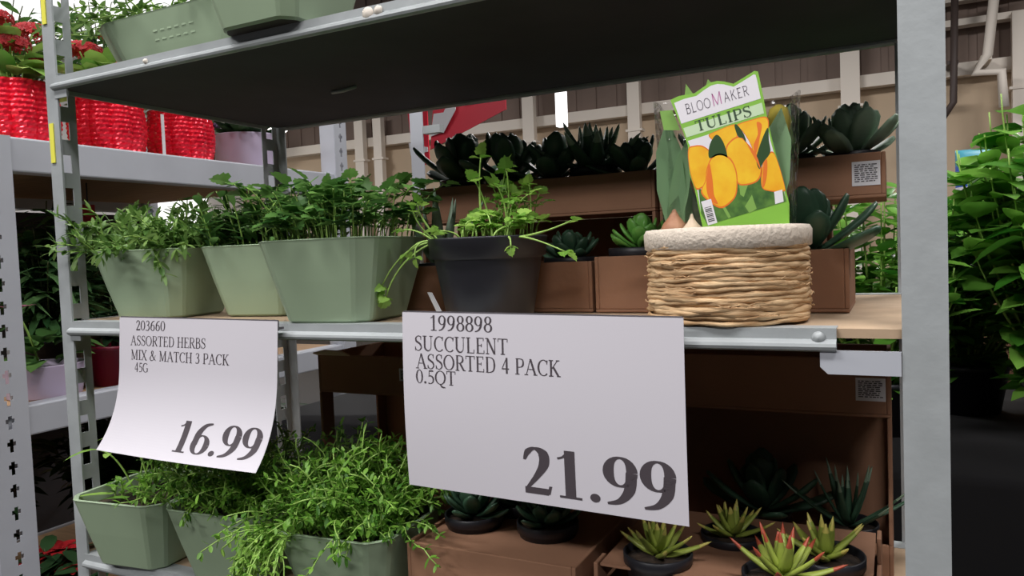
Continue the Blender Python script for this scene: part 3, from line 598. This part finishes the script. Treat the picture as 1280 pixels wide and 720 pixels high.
# clear sleeve: a softly square bag standing in the basket
random.seed(9); rings = []
for i in range(9):
    t = i/8; s = .064 + .006*t; z = .095 + .132*t; P = []
    for j in range(40):
        a = 2*PI*j/40 + PI/4; c, d = math.cos(a), math.sin(a); k = 1/max(abs(c), abs(d)) ; k = k*.8 + .2*1.15; q = s*k*(1 + rnd(-.012,.012))
        P.append((q*c, q*d*.72 + .030, z + (.010*math.sin(a*2+1) if i == 8 else 0)))
    rings.append(P)
MB().loft(rings, 0).build('clear_sleeve', PLASTIC, r, True)
CG = mat('card_green', col(138,196,72), .45); CW = mat('card_white', col(238,234,240), .45); CB = mat('card_pale_green', col(206,230,190), .45); CY = mat('card_yellow', col(255,206,44), .45, c2=col(246,172,24), scale=45)
CO = mat('card_orange', col(238,122,40), .45); CD = mat('card_dark_green', col(44,76,36), .45); CM = mat('card_mid_green', col(96,140,60), .45, c2=col(58,98,44), scale=120); CL = mat('card_leaf', col(132,176,84), .45); CI = mat('card_ink', col(60,64,60), .5); CP = mat('card_pink', col(214,150,190), .45)
YC = .035
def cz(y, z): return y + 0
def smoothed(k, g=1.03):
    P = [V(p) for p in CARDP[k]]; n = len(P); o = []
    if k[0] == 't': c = sum(P, V((0,0)))/n; P = [c + (p-c)*g for p in P]
    for i in range(n):
        a, b_, c, d = P[i-1], P[i], P[(i+1)%n], P[(i+2)%n]
        for j in range(5): t = j/5; o.append(.5*((2*b_) + (c-a)*t + (2*a-5*b_+4*c-d)*t*t + (3*b_-a-3*c+d)*t**3))
    return [(p.x, p.y) for p in o]
def flat(mb, k, off, mi=0, g=1.03):
    pts = smoothed(k, g) if k[0] == 't' and k != 'tag' or k[0] in 'ol' else CARDP[k]
    mb.poly([(x, YC - .0004 - off*.25, z) for x, z in pts], mi)
b = MB(); o = [(x, z) for x, z in CARDP['outline']]; b.poly([(x, YC, z) for x, z in o]); cdo = b.build('picture_card', CG, r, solid=.0008)
def child(mb, name, mats, par):   # world-placed mesh under a part that sits at the same origin as its thing
    l = r.location; mb.v = [(x-l[0], y-l[1], z-(l[2]-Z0)) for x, y, z in mb.v]; return mb.build(name, mats, par, True)
b = MB(); flat(b,'header',.0006,0); flat(b,'band',.0006,1); flat(b,'picture',.0006,0)
flat(b,'greens',.0008,2)
for k, o_ in (('t1',.0010),('t2',.0010),('t3',.0010),('t4',.0012),('t6',.0012),('t5',.0014)):
    flat(b,k,o_-.0001,4,1.09); flat(b,k,o_,3,1.02)
for k, o_ in (('o1',.0016),('o2',.0012),('o3',.0014),('o4',.0014)): flat(b,k,o_,4)
for k in ('l1','l2','l3'): flat(b,k,.0013,5)
for k in ('g1','g2','g3'): flat(b,k,.0010,6)
flat(b,'foot',.0015,7); flat(b,'tag',.0017,0); flat(b,'code',.0018,0)
cc = [V((x, YC-.00090, z)) for x, z in CARDP['code']]
for i in range(9):
    t0 = .28 + i*.07; t1 = t0 + (.045 if i % 3 else .025); A, B_, Dd, E_ = cc[0], cc[1], cc[2], cc[3]
    q = lambda u, t: (A.lerp(E_, t)).lerp(B_.lerp(Dd, t), u)
    b.poly([q(.15,t0), q(.82,t0), q(.82,t1), q(.15,t1)], 8)
child(b, 'printed_picture', [CW, CB, CM, CY, CO, CD, CL, CG, CI], cdo)
t = MB()
def cardtext(s, k, T, tt, serif, mi):
    (x0,z0), (x1,z1), (x2,z2) = CARDP[k]; u = V((x1-x0, z1-z0)); L = u.length; u /= L; n = V((x2-x0, z2-z0))
    for f in text2d(s, 0, 0, 1, 1, T, tt, 0, serif, .06): t.poly([(x0 + u.x*L*p[0] + n.x*p[1], YC-.00075, z0 + u.y*L*p[0] + n.y*p[1]) for p in f], mi)
cardtext('BLOO', 'text1a', .075, .06, False, 0); cardtext('M', 'text1b', .075, .06, False, 1); cardtext('AKER', 'text1c', .075, .06, False, 0); cardtext('TULIPS', 'text2', .15, .05, True, 2)
child(t, 'printed_lettering', [mat('logo_ink', col(92,84,96), .5), mat('logo_pink', col(196,120,170), .5), mat('title_ink', col(60,84,60), .5)], cdo)
b = MB()
for k in ('spike','flap','spike2'): b.poly([(x, YC+.006, z) for x, z in CARDP[k]])
child(b, 'card_backing', CL, cdo)

# ------------------------------------------------------------------ cardboard trays
def tray(name, label, x0, x1, y0, y1, z0, hf, he, group, insert=0, lab=None, torn=False, hb=None, th=.005):
    r = root(name, label, 'tray', ((x0+x1)/2, (y0+y1)/2, z0), group)
    b = MB(); b.box(x0, x1, y0, y1, z0, z0+.004)
    b.box(x0+th, x1-th, y0, y0+th, z0+.004, z0+hf); b.box(x0+th, x1-th, y1-th, y1, z0+.004, z0+(hb or hf))  # taller hb back wall is added to give the shelf a dark backdrop
    for xa in (x0, x1-th):
        if he > hf + .02:
            b.box(xa, xa+th, y0, y1, z0+.004, z0+hf)
            b.box(xa, xa+th, y0, y0+.03, z0+hf, z0+he); b.box(xa, xa+th, y1-.03, y1, z0+hf, z0+he)
        else: b.box(xa, xa+th, y0, y1, z0+.004, z0+he)
    b.build('tray_body', CARD, r, bevel=.0012)
    if insert:
        MB().box(x0+th+.001, x1-th-.001, y0+th+.001, y1-th-.001, z0+insert-.003, z0+insert).build('insert_board', CARD, r)
    if lab:
        a, c, d, e = lab; o = MB().box(a, c, y0-.0008, y0-.0002, d, e).build('shipping_label', WHITEPL, r); tag(o, 'white shipping label')
        t = MB(); random.seed(3)
        for i in range(9):
            z = e - (e-d)*(.12+.085*i); x = a + .003
            while x < c - .006: ww = rnd(.001,.006); t.box(x, min(x+ww, c-.003), y0-.0012, y0-.0008, z-.0012, z); x += ww + rnd(.0008,.002)
        l = r.location; t.v = [(p[0]-l[0], p[1]-l[1], p[2]-(l[2]-Z0)) for p in t.v]; t.build('printed_lines', INK, o, True)
    if torn:
        f = MB(); f.add([(x0+.0,y0-.001,z0+hf),(x0+.07,y0-.001,z0+hf),(x0+.062,y0-.012,z0+hf+.008),(x0+.03,y0-.016,z0+hf+.010),(x0+.008,y0-.02,z0+hf+.005)], [(0,1,2,3,4)]); f.build('torn_flap', mat('pale_card_edge', col(214,190,160), .8), r, solid=.002)
    return r
GTR = 'cardboard plant trays on the rack'
TZ = .0205
tray('cardboard_tray', 'brown cardboard tray standing behind the black nursery pot', .498, .817, .165, .297, TZ, .065, .065, GTR)
tray('cardboard_tray', 'brown cardboard tray with its end showing right of the woven basket', .823, 1.116, .159, .297, TZ, .070, .070, GTR)
tray('cardboard_tray', 'raised brown cardboard tray of dark succulents behind the tall cilantro', .472, .862, .305, .448, .1505, .058, .058, GTR)
tray('cardboard_tray', 'raised brown cardboard tray with a white label right of the tulip card', .868, 1.152, .305, .448, .1505, .056, .056, GTR, lab=(1.114, 1.146, .166, .196))
tray('cardboard_tray', 'shaded cardboard tray carrying the raised tray behind the cilantro', .472, .862, .305, .448, TZ, .06, .1297, GTR, hb=.1297)
tray('cardboard_tray', 'shaded cardboard tray under the raised tray at the right rear post', .868, 1.082, .305, .448, TZ, .06, .1297, GTR, hb=.1297)
LZ = HL
tray('cardboard_tray', 'cardboard tray on the lower shelf right of the sage planters, corner towards the viewer', .622, .844, .012, .215, LZ, .098, .098, GTR, insert=.094)
tray('cardboard_tray', 'cardboard tray on the lower shelf holding the star-shaped yellow green succulents', .858, 1.142, .03, .24, LZ, .07, .10, GTR, insert=.098)
tray('cardboard_tray', 'dark raised cardboard tray with a torn flap, seen between the two price signs', .283, .82, .255, .44, -.1235, .064, .064, GTR, torn=True, lab=(.45,.475,-.098,-.078))
tray('cardboard_tray', 'dark raised cardboard tray with a white label under the steel bracket', .826, 1.154, .30, .445, -.1235, .074, .074, GTR, lab=(1.114, 1.148, -.103, -.074))
tray('cardboard_tray', 'shaded cardboard tray at the lower shelf rear behind the thyme planters', .283, .82, .255, .44, LZ, .06, .2213, GTR, hb=.2213)
tray('cardboard_tray', 'shaded cardboard tray at the lower shelf rear behind the star succulents', .826, 1.154, .30, .445, LZ, .06, .2213, GTR, hb=.2213)

# ------------------------------------------------------------------ succulents in black pots
def spot(r, rad=.038, h=.066):
    MB().lathe([(rad*.72,0),(rad*.74,.002),(rad*.93,h-.012),(rad*.99,h-.0115),(rad,h-.001),(rad*.96,h),(rad*.93,h-.002),(rad*.9,h-.012)], 28, cap0=True).build('pot', BLACKPL, r, True)
    MB().lathe([(rad*.92,h-.009),(rad*.5,h-.006),(.001,h-.005)], 16).build('soil', SOIL, r, True)
def suc(kind, seed, mats, n, L, Wd, T, e0, e1, h=.066, rise=.0, prof=None, tip=1, curl=-.15):
    random.seed(seed); b = MB()
    for k in range(n):
        t = k/max(1,n-1); a = k*2.39996 + rnd(-.2,.2); el = math.radians(e0 + (e1-e0)*t + rnd(-6,6)); d = V((math.cos(a)*math.cos(el), math.sin(a)*math.cos(el), math.sin(el)))
        n_ = V((-math.cos(a)*math.sin(el), -math.sin(a)*math.sin(el), math.cos(el))); q = .006*(1-t)
        fatleaf(b, (math.cos(a)*q, math.sin(a)*q, h-.006+rise*t), d, n_, L*(1.08-.4*t)*rnd(.85,1.1), Wd*rnd(.85,1.1), T, prof, curl, tip)
    return b
SPOON = [(0,.35),(.25,.65),(.5,.92),(.72,1),(.9,.78),(1,.25)]
STAR = [(0,.8),(.25,1),(.5,.8),(.75,.48),(.92,.18),(1,.02)]
PROTO = {}
MINT = mat('succulent_bright_green', col(120,186,84), .4, var=.3, scale=40)
def plant(kind, label, loc, group, rz=0, s=1):
    if kind not in PROTO:
        r = root('potted_succulent', label, 'succulent', loc, group, rz); spot(r)
        mats, b = {'jade': lambda: ([SUC, SUC], suc('j', 1, None, 19, .086, .038, .010, 2, 84, rise=.015, prof=SPOON, tip=0, curl=-.22)),
         'aloe': lambda: ([SUC, SUCG], suc('a', 2, None, 20, .09, .030, .009, 10, 85, prof=STAR, tip=1)),
         'spear': lambda: ([SUCG, SUC], suc('s', 3, None, 9, .12, .022, .008, 48, 84, prof=STAR, tip=0)),
         'frost': lambda: ([SUCG, SUC], suc('f', 4, None, 30, .072, .034, .008, 0, 82, rise=.02, prof=SPOON, tip=0, curl=-.35)),
         'star': lambda: ([SUCY, SUCYT], suc('st', 5, None, 16, .048, .013, .006, 8, 80, rise=.008, prof=STAR)),
         'redstar': lambda: ([SUCY, SUCR], suc('rs', 6, None, 17, .052, .013, .006, 8, 82, rise=.01, prof=STAR)),
         'rosette': lambda: ([SUC, SUC], suc('ro', 7, None, 26, .042, .022, .007, 5, 75, rise=.01, prof=SPOON, tip=0, curl=-.3)),
         'mint': lambda: ([MINT, MINT], suc('mi', 9, None, 26, .034, .020, .005, 5, 80, rise=.018, prof=SPOON, tip=0, curl=-.3)),
         'palm': lambda: ([SUC, SUCG], suc('pa', 8, None, 16, .11, .012, .005, 15, 80, prof=STAR))}[kind]()
        b.build('leaves', mats, r, True); r.scale = (s,)*3; PROTO[kind] = r; return r
    return dup(PROTO[kind], loc, label, group, rz, s)
GS = 'potted succulents in the cardboard trays'
zt = .1505 + .0045
for kind, x, y, rz, s, lb in (
    ('jade', .515, .372, 0.3, 1.05, 'dark paddle-leaved succulent at the left end of the raised tray, leaning out left'),
    ('jade', .598, .376, 1.9, 1.0, 'dark succulent second from the left in the raised tray behind the cilantro'),
    ('jade', .682, .372, 3.9, .9, 'dark succulent in the middle of the raised tray, behind the tallest cilantro stems'),
    ('aloe', .748, .380, 1.0, 1.08, 'tall pointed dark succulent rising highest in the raised tray'),
    ('jade', .818, .366, 5.2, .78, 'low dark succulent at the right end of the raised tray beside the tulip sleeve')):
    plant(kind, lb, (x, y, zt), GS, rz, s)
for x, y, rz, s, lb in ((.93,.375,0,.9,'frosted grey green succulent half hidden behind the tulip card'), (1.03,.378,1.3,.95,'frosted grey green succulent left of centre in the tray with a white label'), (1.112,.372,2.2,.9,'frosted grey green succulent with curled leaves above the white tray label')):
    plant('frost', lb, (x, y, zt), GS, rz, s)
zt = TZ + .0045
for kind, x, y, rz, s, lb in (('spear', .555, .225, .5, .98, 'grey green spear-leaved succulent left of the cilantro stems'), ('rosette', .66, .232, 1.5, 1.0, 'shaded rosette succulent in the tray behind the black nursery pot'), ('rosette', .762, .232, 3, 1.0, 'shaded rosette succulent in the tray between black pot and basket'),
    ('mint', .872, .205, 2, 1.15, 'small bright green succulent left of the woven basket rim'), ('spear', .965, .21, 2, 1.0, 'spear-leaved succulent standing behind the woven basket'), ('jade', 1.07, .20, 3.3, .95, 'broad-leaved dark succulent right of the tulip sleeve')):
    plant(kind, lb, (x, y, zt), GS, rz, s)
zl = LZ + .0045
for kind, x, y, rz, s, lb in (('rosette', .668, .10, 0, 1.02, 'shaded rosette succulent in the lower tray, left one below the large sign'), ('rosette', .770, .105, 2, 1.02, 'shaded rosette succulent in the lower tray, right one below the large sign'), ('rosette', .70, .17, 2, 1., 'rosette succulent at the rear of the lower tray beside the planters'),
    ('palm', 1.10, .345, .4, 1.0, 'narrow-leaved dark succulent in deep shade by the right post'), ('jade', .99, .36, .4, 1.0, 'dark succulent in deep shade right of the large price sign'), ('palm', .52, .33, 1.4, 1.0, 'narrow-leaved dark succulent in deep shade between the two price signs')):
    plant(kind, lb, (x, y, zl + (.04 if y < .2 else 0)), GS, rz, s)
zs = LZ + .045
for kind, x, y, rz, s, lb in (('star', .922, .062, .2, 1.0, 'yellow green star succulent just below the corner of the large sign'), ('star', .985, .155, 1.2, .95, 'shaded star succulent behind the gap between the lower star plants'), ('star', 1.090, .112, 2.2, 1.05, 'yellow green star succulent farthest right, upright beside the right post'),
    ('redstar', 1.055, .045, 0, 1.05, 'red-tipped star succulent at the bottom edge near the right post')):
    plant(kind, lb, (x, y, zs), GS, rz, s)

# ------------------------------------------------------------------ rack on the left with red pots
XL = -.5
r = root('plant_rack', 'pale painted steel rack at the left carrying red and lavender pots', 'shelf rack', (XL-.5, .74, -1.15))
def keypost(x, y0, y1, z1):
    b = MB(); pitch = .048; z = -1.15; ym = (y0+y1)/2
    while z < z1 - pitch:
        za, zb = z+.010, z+.038
        for (a,c,d,e) in ((y0,y1,z,za),(y0,ym-.009,za,zb),(ym+.009,y1,za,zb),(y0,y1,zb,z+pitch),(ym-.009,ym-.004,za,za+.013),(ym+.004,ym+.009,za,za+.013),(ym-.009,ym-.004,zb-.006,zb),(ym+.004,ym+.009,zb-.006,zb)):
            b.add([(x,a,d),(x,c,d),(x,c,e),(x,a,e)], [(0,1,2,3)])
        z += pitch
    b.add([(x,y0,z),(x,y1,z),(x,y1,z1),(x,y0,z1)], [(0,1,2,3)])
    b.box(x-.06,x-.001,y0-.001,y0+.001,-1.15,z1); b.box(x-.06,x-.001,y1-.001,y1+.001,-1.15,z1)
    return b
for y0, y1, z1, x in ((.148,.226,.386,XL+.008), (1.272,1.332,.62,XL+.008), (.148,.226,.386,-1.44), (1.272,1.332,.62,-1.44)):
    keypost(x, y0, y1, z1).build('post', PAINT, r, solid=.002)
for z0, z1 in ((.312,.386),(-.252,-.186),(-.86,-.79)):
    MB().box(XL-.045, XL, .05, 1.30, z0, z1).build('shelf_beam', PAINT, r, bevel=.004); MB().box(-1.5, -1.455, .05, 1.30, z0, z1).build('shelf_beam', PAINT, r, bevel=.004)
    MB().box(-1.455, XL-.045, .05, 1.30, z0+.035, z0+.06).build('shelf_deck', PLY, r)
MB().box(-1.47,-1.46,.23,1.27,-1.1,.30).build('added_dark_panel', BLACKDECK, r)  # unseen dark sheet added to keep the lower bays as dark as shade
def redpot(r):
    n = 40; rings = []; lobes = 10
    for i in range(25):
        t = i/24; z = .138*t; P = []
        for j in range(n*2):
            a = 2*PI*j/(n*2); q = .070 + .010*math.sin(PI*min(1,t*1.15)*.9) + .009*abs(math.sin(a*lobes/2))**.7 ; q += (.0026 if i % 2 else 0) + (.0018 if (j + i//2) % 2 else 0); P.append((q*math.cos(a), q*math.sin(a), z))
        rings.append(P)
    rings.append([(x*.9, y*.9, z-.001) for x, y, z in rings[-1]]); rings.append([(x*.95, y*.95, .11) for x, y, z in rings[-1]])
    MB().loft(rings, 0, True, smooth=False).build('sequin_pot', REDGL, r, True)
    MB().lathe([(.075,.122),(.04,.128),(.001,.13)], 20).build('soil', SOIL, r, True)
random.seed(31)
GR = 'red sequin pots on the left rack'
def blossom(b, c, rad, n, sz):
    for i in range(n):
        u = rv(); u.z = abs(u.z)*.9; u = unit(u); p = V(c) + V((u.x*rad, u.y*rad, u.z*rad*.55)); s = unit(u.cross(rv())); t = u.cross(s)
        vs = [p] 
        for k in range(4):
            a = k*PI/2; d = s*math.cos(a)+t*math.sin(a); e = s*math.cos(a+.6)+t*math.sin(a+.6); f = s*math.cos(a-.6)+t*math.sin(a-.6)
            b.add([p, p+f*sz*.6+u*sz*.15, p+d*sz+u*sz*.1, p+e*sz*.6+u*sz*.15], [(0,1,2,3)])
r1 = root('kalanchoe', 'red sequin pot with red clustered flowers at the far left', 'potted flower', (-.62, .318, .387), GR); redpot(r1)
lf, st, fl = MB(), MB(), MB()
for i in range(34):
    a = rnd(0,6.28); e = rnd(.15,1.1); d = (math.cos(a), math.sin(a), e); leaf(lf, (.03*math.cos(a), .03*math.sin(a), .135+rnd(0,.09)), d, (0,0,1), rnd(.07,.10), rnd(.04,.055), 'oval', rnd(.2,.6))
for (x, y, z, q) in ((.03,-.02,.215,.04),(.0,.05,.26,.045),(-.03,-.05,.29,.04),(.04,.04,.18,.03),(-.05,.03,.25,.04),(.05,-.06,.26,.035)):
    st.tube(bez((x*.3,y*.3,.13),(x*.6,y*.6,z*.8),(x,y,z)), .002, 5); blossom(fl, (x,y,z), q, 130, .009)
lf.build('leaves', leafmat('kalanchoe_leaf', col(96,150,66), col(176,204,110), .25), r1, True); st.build('stems', STEM, r1, True); fl.build('flowers', FLRED, r1, True)
r2 = dup(r1, (-.62, .545, .387), 'red sequin pot just right of the yellow-stickered post', GR, 2.0)
r3 = dup(r1, (-.62, .768, .387), 'red sequin pot beside the lavender pot on the left rack', GR, 4.0)
MB_ = MB().box(-.56, -.558, .655, .664, .387, .50); o = MB_.build('price_card', WHITEPL); tag(o, 'narrow white card standing between two red sequin pots', 'card')
def lavpot(r, rad=.105, h=.105):
    pr = []
    for i in range(28): t = i/27; pr.append((rad*(.86+.14*t) + (.0016 if i % 2 else 0), h*t))
    MB().lathe([(rad*.8,0)] + pr + [(rad*.95,h+.001),(rad*.9,h-.02)], 48, cap0=True).build('pot', LAV, r, True); MB().lathe([(rad*.92,h-.015),(.001,h-.01)], 20).build('soil', SOIL, r, True)
r = root('potted_flower', 'ribbed lavender pot with dark leaves and purple blooms on the left rack', 'potted flower', (-.635, 1.03, .387)); lavpot(r)
lf, fl = MB(), MB()
for i in range(60):
    a = rnd(0,6.28); q = rnd(0,.085); leaf(lf, (q*math.cos(a), q*math.sin(a), .1), (math.cos(a), math.sin(a), rnd(.3,1.6)), (0,0,1), rnd(.05,.09), .03, 'oval', .3)
for i in range(16): blossom(fl, (rnd(-.09,.09), rnd(-.09,.09), rnd(.13,.17)), .012, 9, .012)
lf.build('leaves', L_DARK, r, True); fl.build('flowers', FLPUR, r, True)
# plants behind on the same deck
def bush(name, label, cat, loc, group, lm, n, h, rad, Lf, Wf, kind, potm, potr=.09, poth=.12, seed=1, sm=STEMD, up=.6, per=11, curl=.4, ctl=.4, t0=.2):
    random.seed(seed); r = root(name, label, cat, loc, group)
    MB().lathe([(potr*.78,0),(potr*.97,poth*.9),(potr*1.03,poth*.91),(potr*1.03,poth),(potr*.95,poth),(potr*.93,poth*.88)], 28, cap0=True).build('pot', potm, r, True)
    MB().lathe([(potr*.96,poth*.9),(.001,poth*.93)], 20).build('soil', SOIL, r, True)
    st, lf = MB(), MB()
    for i in range(n):
        a = rnd(0,6.28); q = math.sqrt(rnd(0,1)); x, y = math.cos(a)*q, math.sin(a)*q; H = h*rnd(.55,1)*(1-.3*q*q)
        P = bez((x*potr*.5,y*potr*.5,poth*.9), (x*rad*ctl,y*rad*ctl,poth+H*.7), (x*rad,y*rad,poth+H), 10); st.tube(P, [.0025]*6+[.0015]*5, 5)
        for k in range(per):
            t = t0+(1-t0)*k/per; p = P[min(10,int(t*10.5))]; b_ = a + k*2.4; d = V((math.cos(b_), math.sin(b_), rnd(-.1,up))); leaf(lf, p, d, V((0,0,1))+rv(.3), Lf*rnd(.6,1.15), Wf*rnd(.7,1.15), kind, rnd(.1,curl))
    st.build('stems', sm, r, True); lf.build('foliage', lm, r, True); return r
GB = 'leafy plants on the left rack'
for x, y, z, lb, h, rad, sd in ((-.98,.50,.387,'leafy plant behind the red flowers on the left rack top deck',.42,.22,1),(-1.0,.80,.387,'leafy plant behind the slotted post on the left rack top deck',.44,.20,2),(-1.0,1.12,.387,'leafy plant behind the lavender pot on the left rack top deck',.30,.18,3)):
    bush('leafy_plant', lb, 'plant', (x,y,z), GB, L_SAGE, 55, h, rad, .055, .02, 'lance', BLACKPL, .09, .12, sd)
z = -.191
for x, y, lb, h, rad, sd, Lf, Wf, kd, lm in ((-.80,.47,'tall narrow-leaved plant between the keyhole post and the slotted post',.36,.2,4,.12,.022,'strap',L_MID),(-.9,.78,'bushy dark plant behind the slotted post on the lower left deck',.33,.19,5,.06,.026,'oval',L_MID),(-.72,1.08,'bushy dark plant at the far end of the lower left deck',.28,.18,6,.06,.026,'oval',L_MID),(-1.2,.45,'dark leafy plant at the back of the lower left deck',.36,.2,7,.08,.03,'oval',L_MID),(-1.2,.95,'dark leafy plant at the rear right of the lower left deck',.34,.2,8,.08,.03,'oval',L_MID)):
    bush('leafy_plant', lb, 'plant', (x,y,z), GB, lm, 60, h, rad, Lf, Wf, kd, BLACKPL, .09, .12, sd, curl=.7)
r = root('potted_flower', 'lavender pot with broad leaves and a pink bloom by the keyhole post', 'potted flower', (-.625, .345, z)); lavpot(r, .088, .075)
random.seed(77); lf, fl, st = MB(), MB(), MB()
for i in range(22):
    a = rnd(0,6.28); leaf(lf, (.03*math.cos(a), .03*math.sin(a), .07+rnd(0,.06)), (math.cos(a), math.sin(a), rnd(.2,1)), (0,0,1), rnd(.07,.1), rnd(.045,.06), 'oval', .5)
st.tube(bez((.02,-.02,.06),(.03,-.04,.15),(.03,-.07,.20)), .0025, 6)
for k in range(6): a = k*PI/3; leaf(fl, (.03,-.07,.205), (math.cos(a), math.sin(a), .6), (0,0,1), .04, .022, 'oval', .3)
lf.build('leaves', L_SAGE, r, True); st.build('stem', STEM, r, True); fl.build('bloom', FLPINK, r, True)
bush('potted_plant', 'dark red foil pot with dark leaves behind the herb sign', 'plant', (-.60,.515,z), None, L_DARK, 12, .12, .09, .05, .025, 'oval', DRED, .07, .10, 9)
z = -.80
for y, sd, lb in ((.36,1,'red poinsettia on the bottom deck between keyhole post and slotted post'),(.62,2,'red poinsettia on the bottom deck behind the slotted post')):
    r = bush('poinsettia', lb, 'potted flower', (-.66,y,z), 'poinsettias on the bottom deck', L_DARK, 16, .14, .12, .07, .04, 'oval', DRED, .08, .11, 20+sd)
    random.seed(sd); fl = MB()
    for i in range(3):
        c = V((rnd(-.05,.08), rnd(-.08,.05), rnd(.18,.22)))
        for k in range(14): a = k*2.4; leaf(fl, c, (math.cos(a), math.sin(a), .1+.05*k), (0,0,1), .07-.002*k, .034, 'oval', .35)
    fl.build('red_bracts', FLRED, r, True)
for i, (x, y, lb) in enumerate(((-1.1,.4,'added dark plant filling the deep shade at the back of the bottom deck, near end'),(-1.1,.85,'added dark plant filling the deep shade at the back of the bottom deck, middle'),(-.8,.95,'added dark plant filling the deep shade on the bottom deck behind the sage planters'),(-.85,1.2,'added dark plant filling the deep shade at the far end of the bottom deck'))):
    bush('leafy_plant', lb, 'plant', (x,y,z), GB, L_DARK, 60, .40, .24, .09, .035, 'oval', BLACKPL, .1, .12, 40+i, curl=.7)  # unseen dark plants added to block the bright floor and wall behind
r = root('warning_card', 'small red and white card seen through the slotted post', 'card', (-.9, .67, .16))
MB().box(-.903,-.9,.652,.690,.235,.285).build('red_half', RED, r); MB().box(-.903,-.9,.648,.692,.165,.235).build('white_half', WHITEPL, r); MB().tube([(-.902,.67,.283),(-.902,.67,.348)], .002).build('hanger', BLACKPL, r)

# ------------------------------------------------------------------ behind the rack: upright and added black-draped table standing in for deep shade
b = slotted(.262, .60, .64, -1.15, .62); b.box(.262,.292,.598,.600,-1.15,.62); r = root('steel_upright', 'grey steel upright standing in front of the red banner', 'post', (.277,.62,-1.15)); b.build('post', PAINT, r, solid=.0018)
MB().box(.294,.335,.596,.612,.352,.368).build('bracket', STEEL, r)
r = root('added_plant_table', 'added table under black cloth standing in for deep shade behind the rack, carrying the big leafy plants', 'table', (1.0, 1.15, -1.15))
MB().box(-.3, 2.3, .72, 1.6, -.32, -.30).build('table_top', SHADE_CLOTH, r)
rings = []
n = 200
for zz in (-.302,-.32,-.6,-1.14):
    P = []
    for j in range(n):
        t = j/n*4; s = int(t); f = t - s; c = [(-.3,.72),(2.3,.72),(2.3,1.6),(-.3,1.6),(-.3,.72)]; x = c[s][0]+(c[s+1][0]-c[s][0])*f; y = c[s][1]+(c[s+1][1]-c[s][1])*f
        k = (.012*math.sin(j*1.9)+.008*math.sin(j*.7)) * (0 if zz > -.31 else min(1,(-.30-zz)*3)) ; P.append((x + (k if s in (1,3) else 0), y + (k if s in (0,2) else 0) - (.012 if s == 0 else -.012 if s == 2 else 0), zz))
    rings.append(P)
rings[0] = [(x, y, -.2985) for x, y, _ in rings[0]]
MB().loft(rings, 0, True, False).build('shade_drape', SHADE_CLOTH, r)
GP = 'big leafy plants on the black table'
for x, y, lb, h, rad, sd, Lf, Wf, n in ((1.47,1.02,'big bright green leafy plant right of the right rack post',.64,.21,1,.085,.058,100),(1.72,1.2,'leafy plant on the added black table at the right edge of the view',.44,.26,2,.08,.05,70),(1.30,1.25,'leafy plant on the added black table half hidden by the right rack post',.42,.2,3,.07,.045,60),(1.13,1.0,'low glossy leafed plant seen left of the right rack post',.47,.17,4,.06,.035,70)):
    bush('leafy_plant', lb, 'plant', (x,y,-.2985), GP, L_BIG, n, h, rad, Lf, Wf, 'oval', BLACKPL, .09, .11, 60+sd, STEM, 1.0, 13, .6, .95, .0)
r = root('carton', 'brown carton standing behind the leafy plants at the right', 'carton', (1.45,1.85,-1.15)); MB().box(1.25,1.7,1.70,2.0,-1.15,.19).build('carton_body', CARD, r, bevel=.004)
MB().box(1.25,1.7,1.845,1.855,.19,.1915).build('tape', WHITEPL, r)
r = root('plant_food_bag', 'blue and white bag above the leaves beside the right post', 'bag', (1.42,1.85,.1915))
rings = []
for t in [i/10 for i in range(11)]:
    dpt = .05*math.sin(PI*min(.97,.12+t*.88))**.6 ; P = []
    for j in range(24): a = 2*PI*j/24; P.append((1.375 + .05*math.copysign(abs(math.cos(a))**.5, math.cos(a)), 1.85 + dpt*math.sin(a), .1915 + .155*t))
    rings.append(P)
b = MB(); b.loft(rings[:4], 1); b.loft(rings[3:8], 0); b.loft(rings[7:], 2, False, True); b.build('bag', [mat('bag_blue', col(48,92,190), .4), mat('bag_white', col(220,226,238), .4), mat('bag_teal', col(70,150,170), .4)], r)
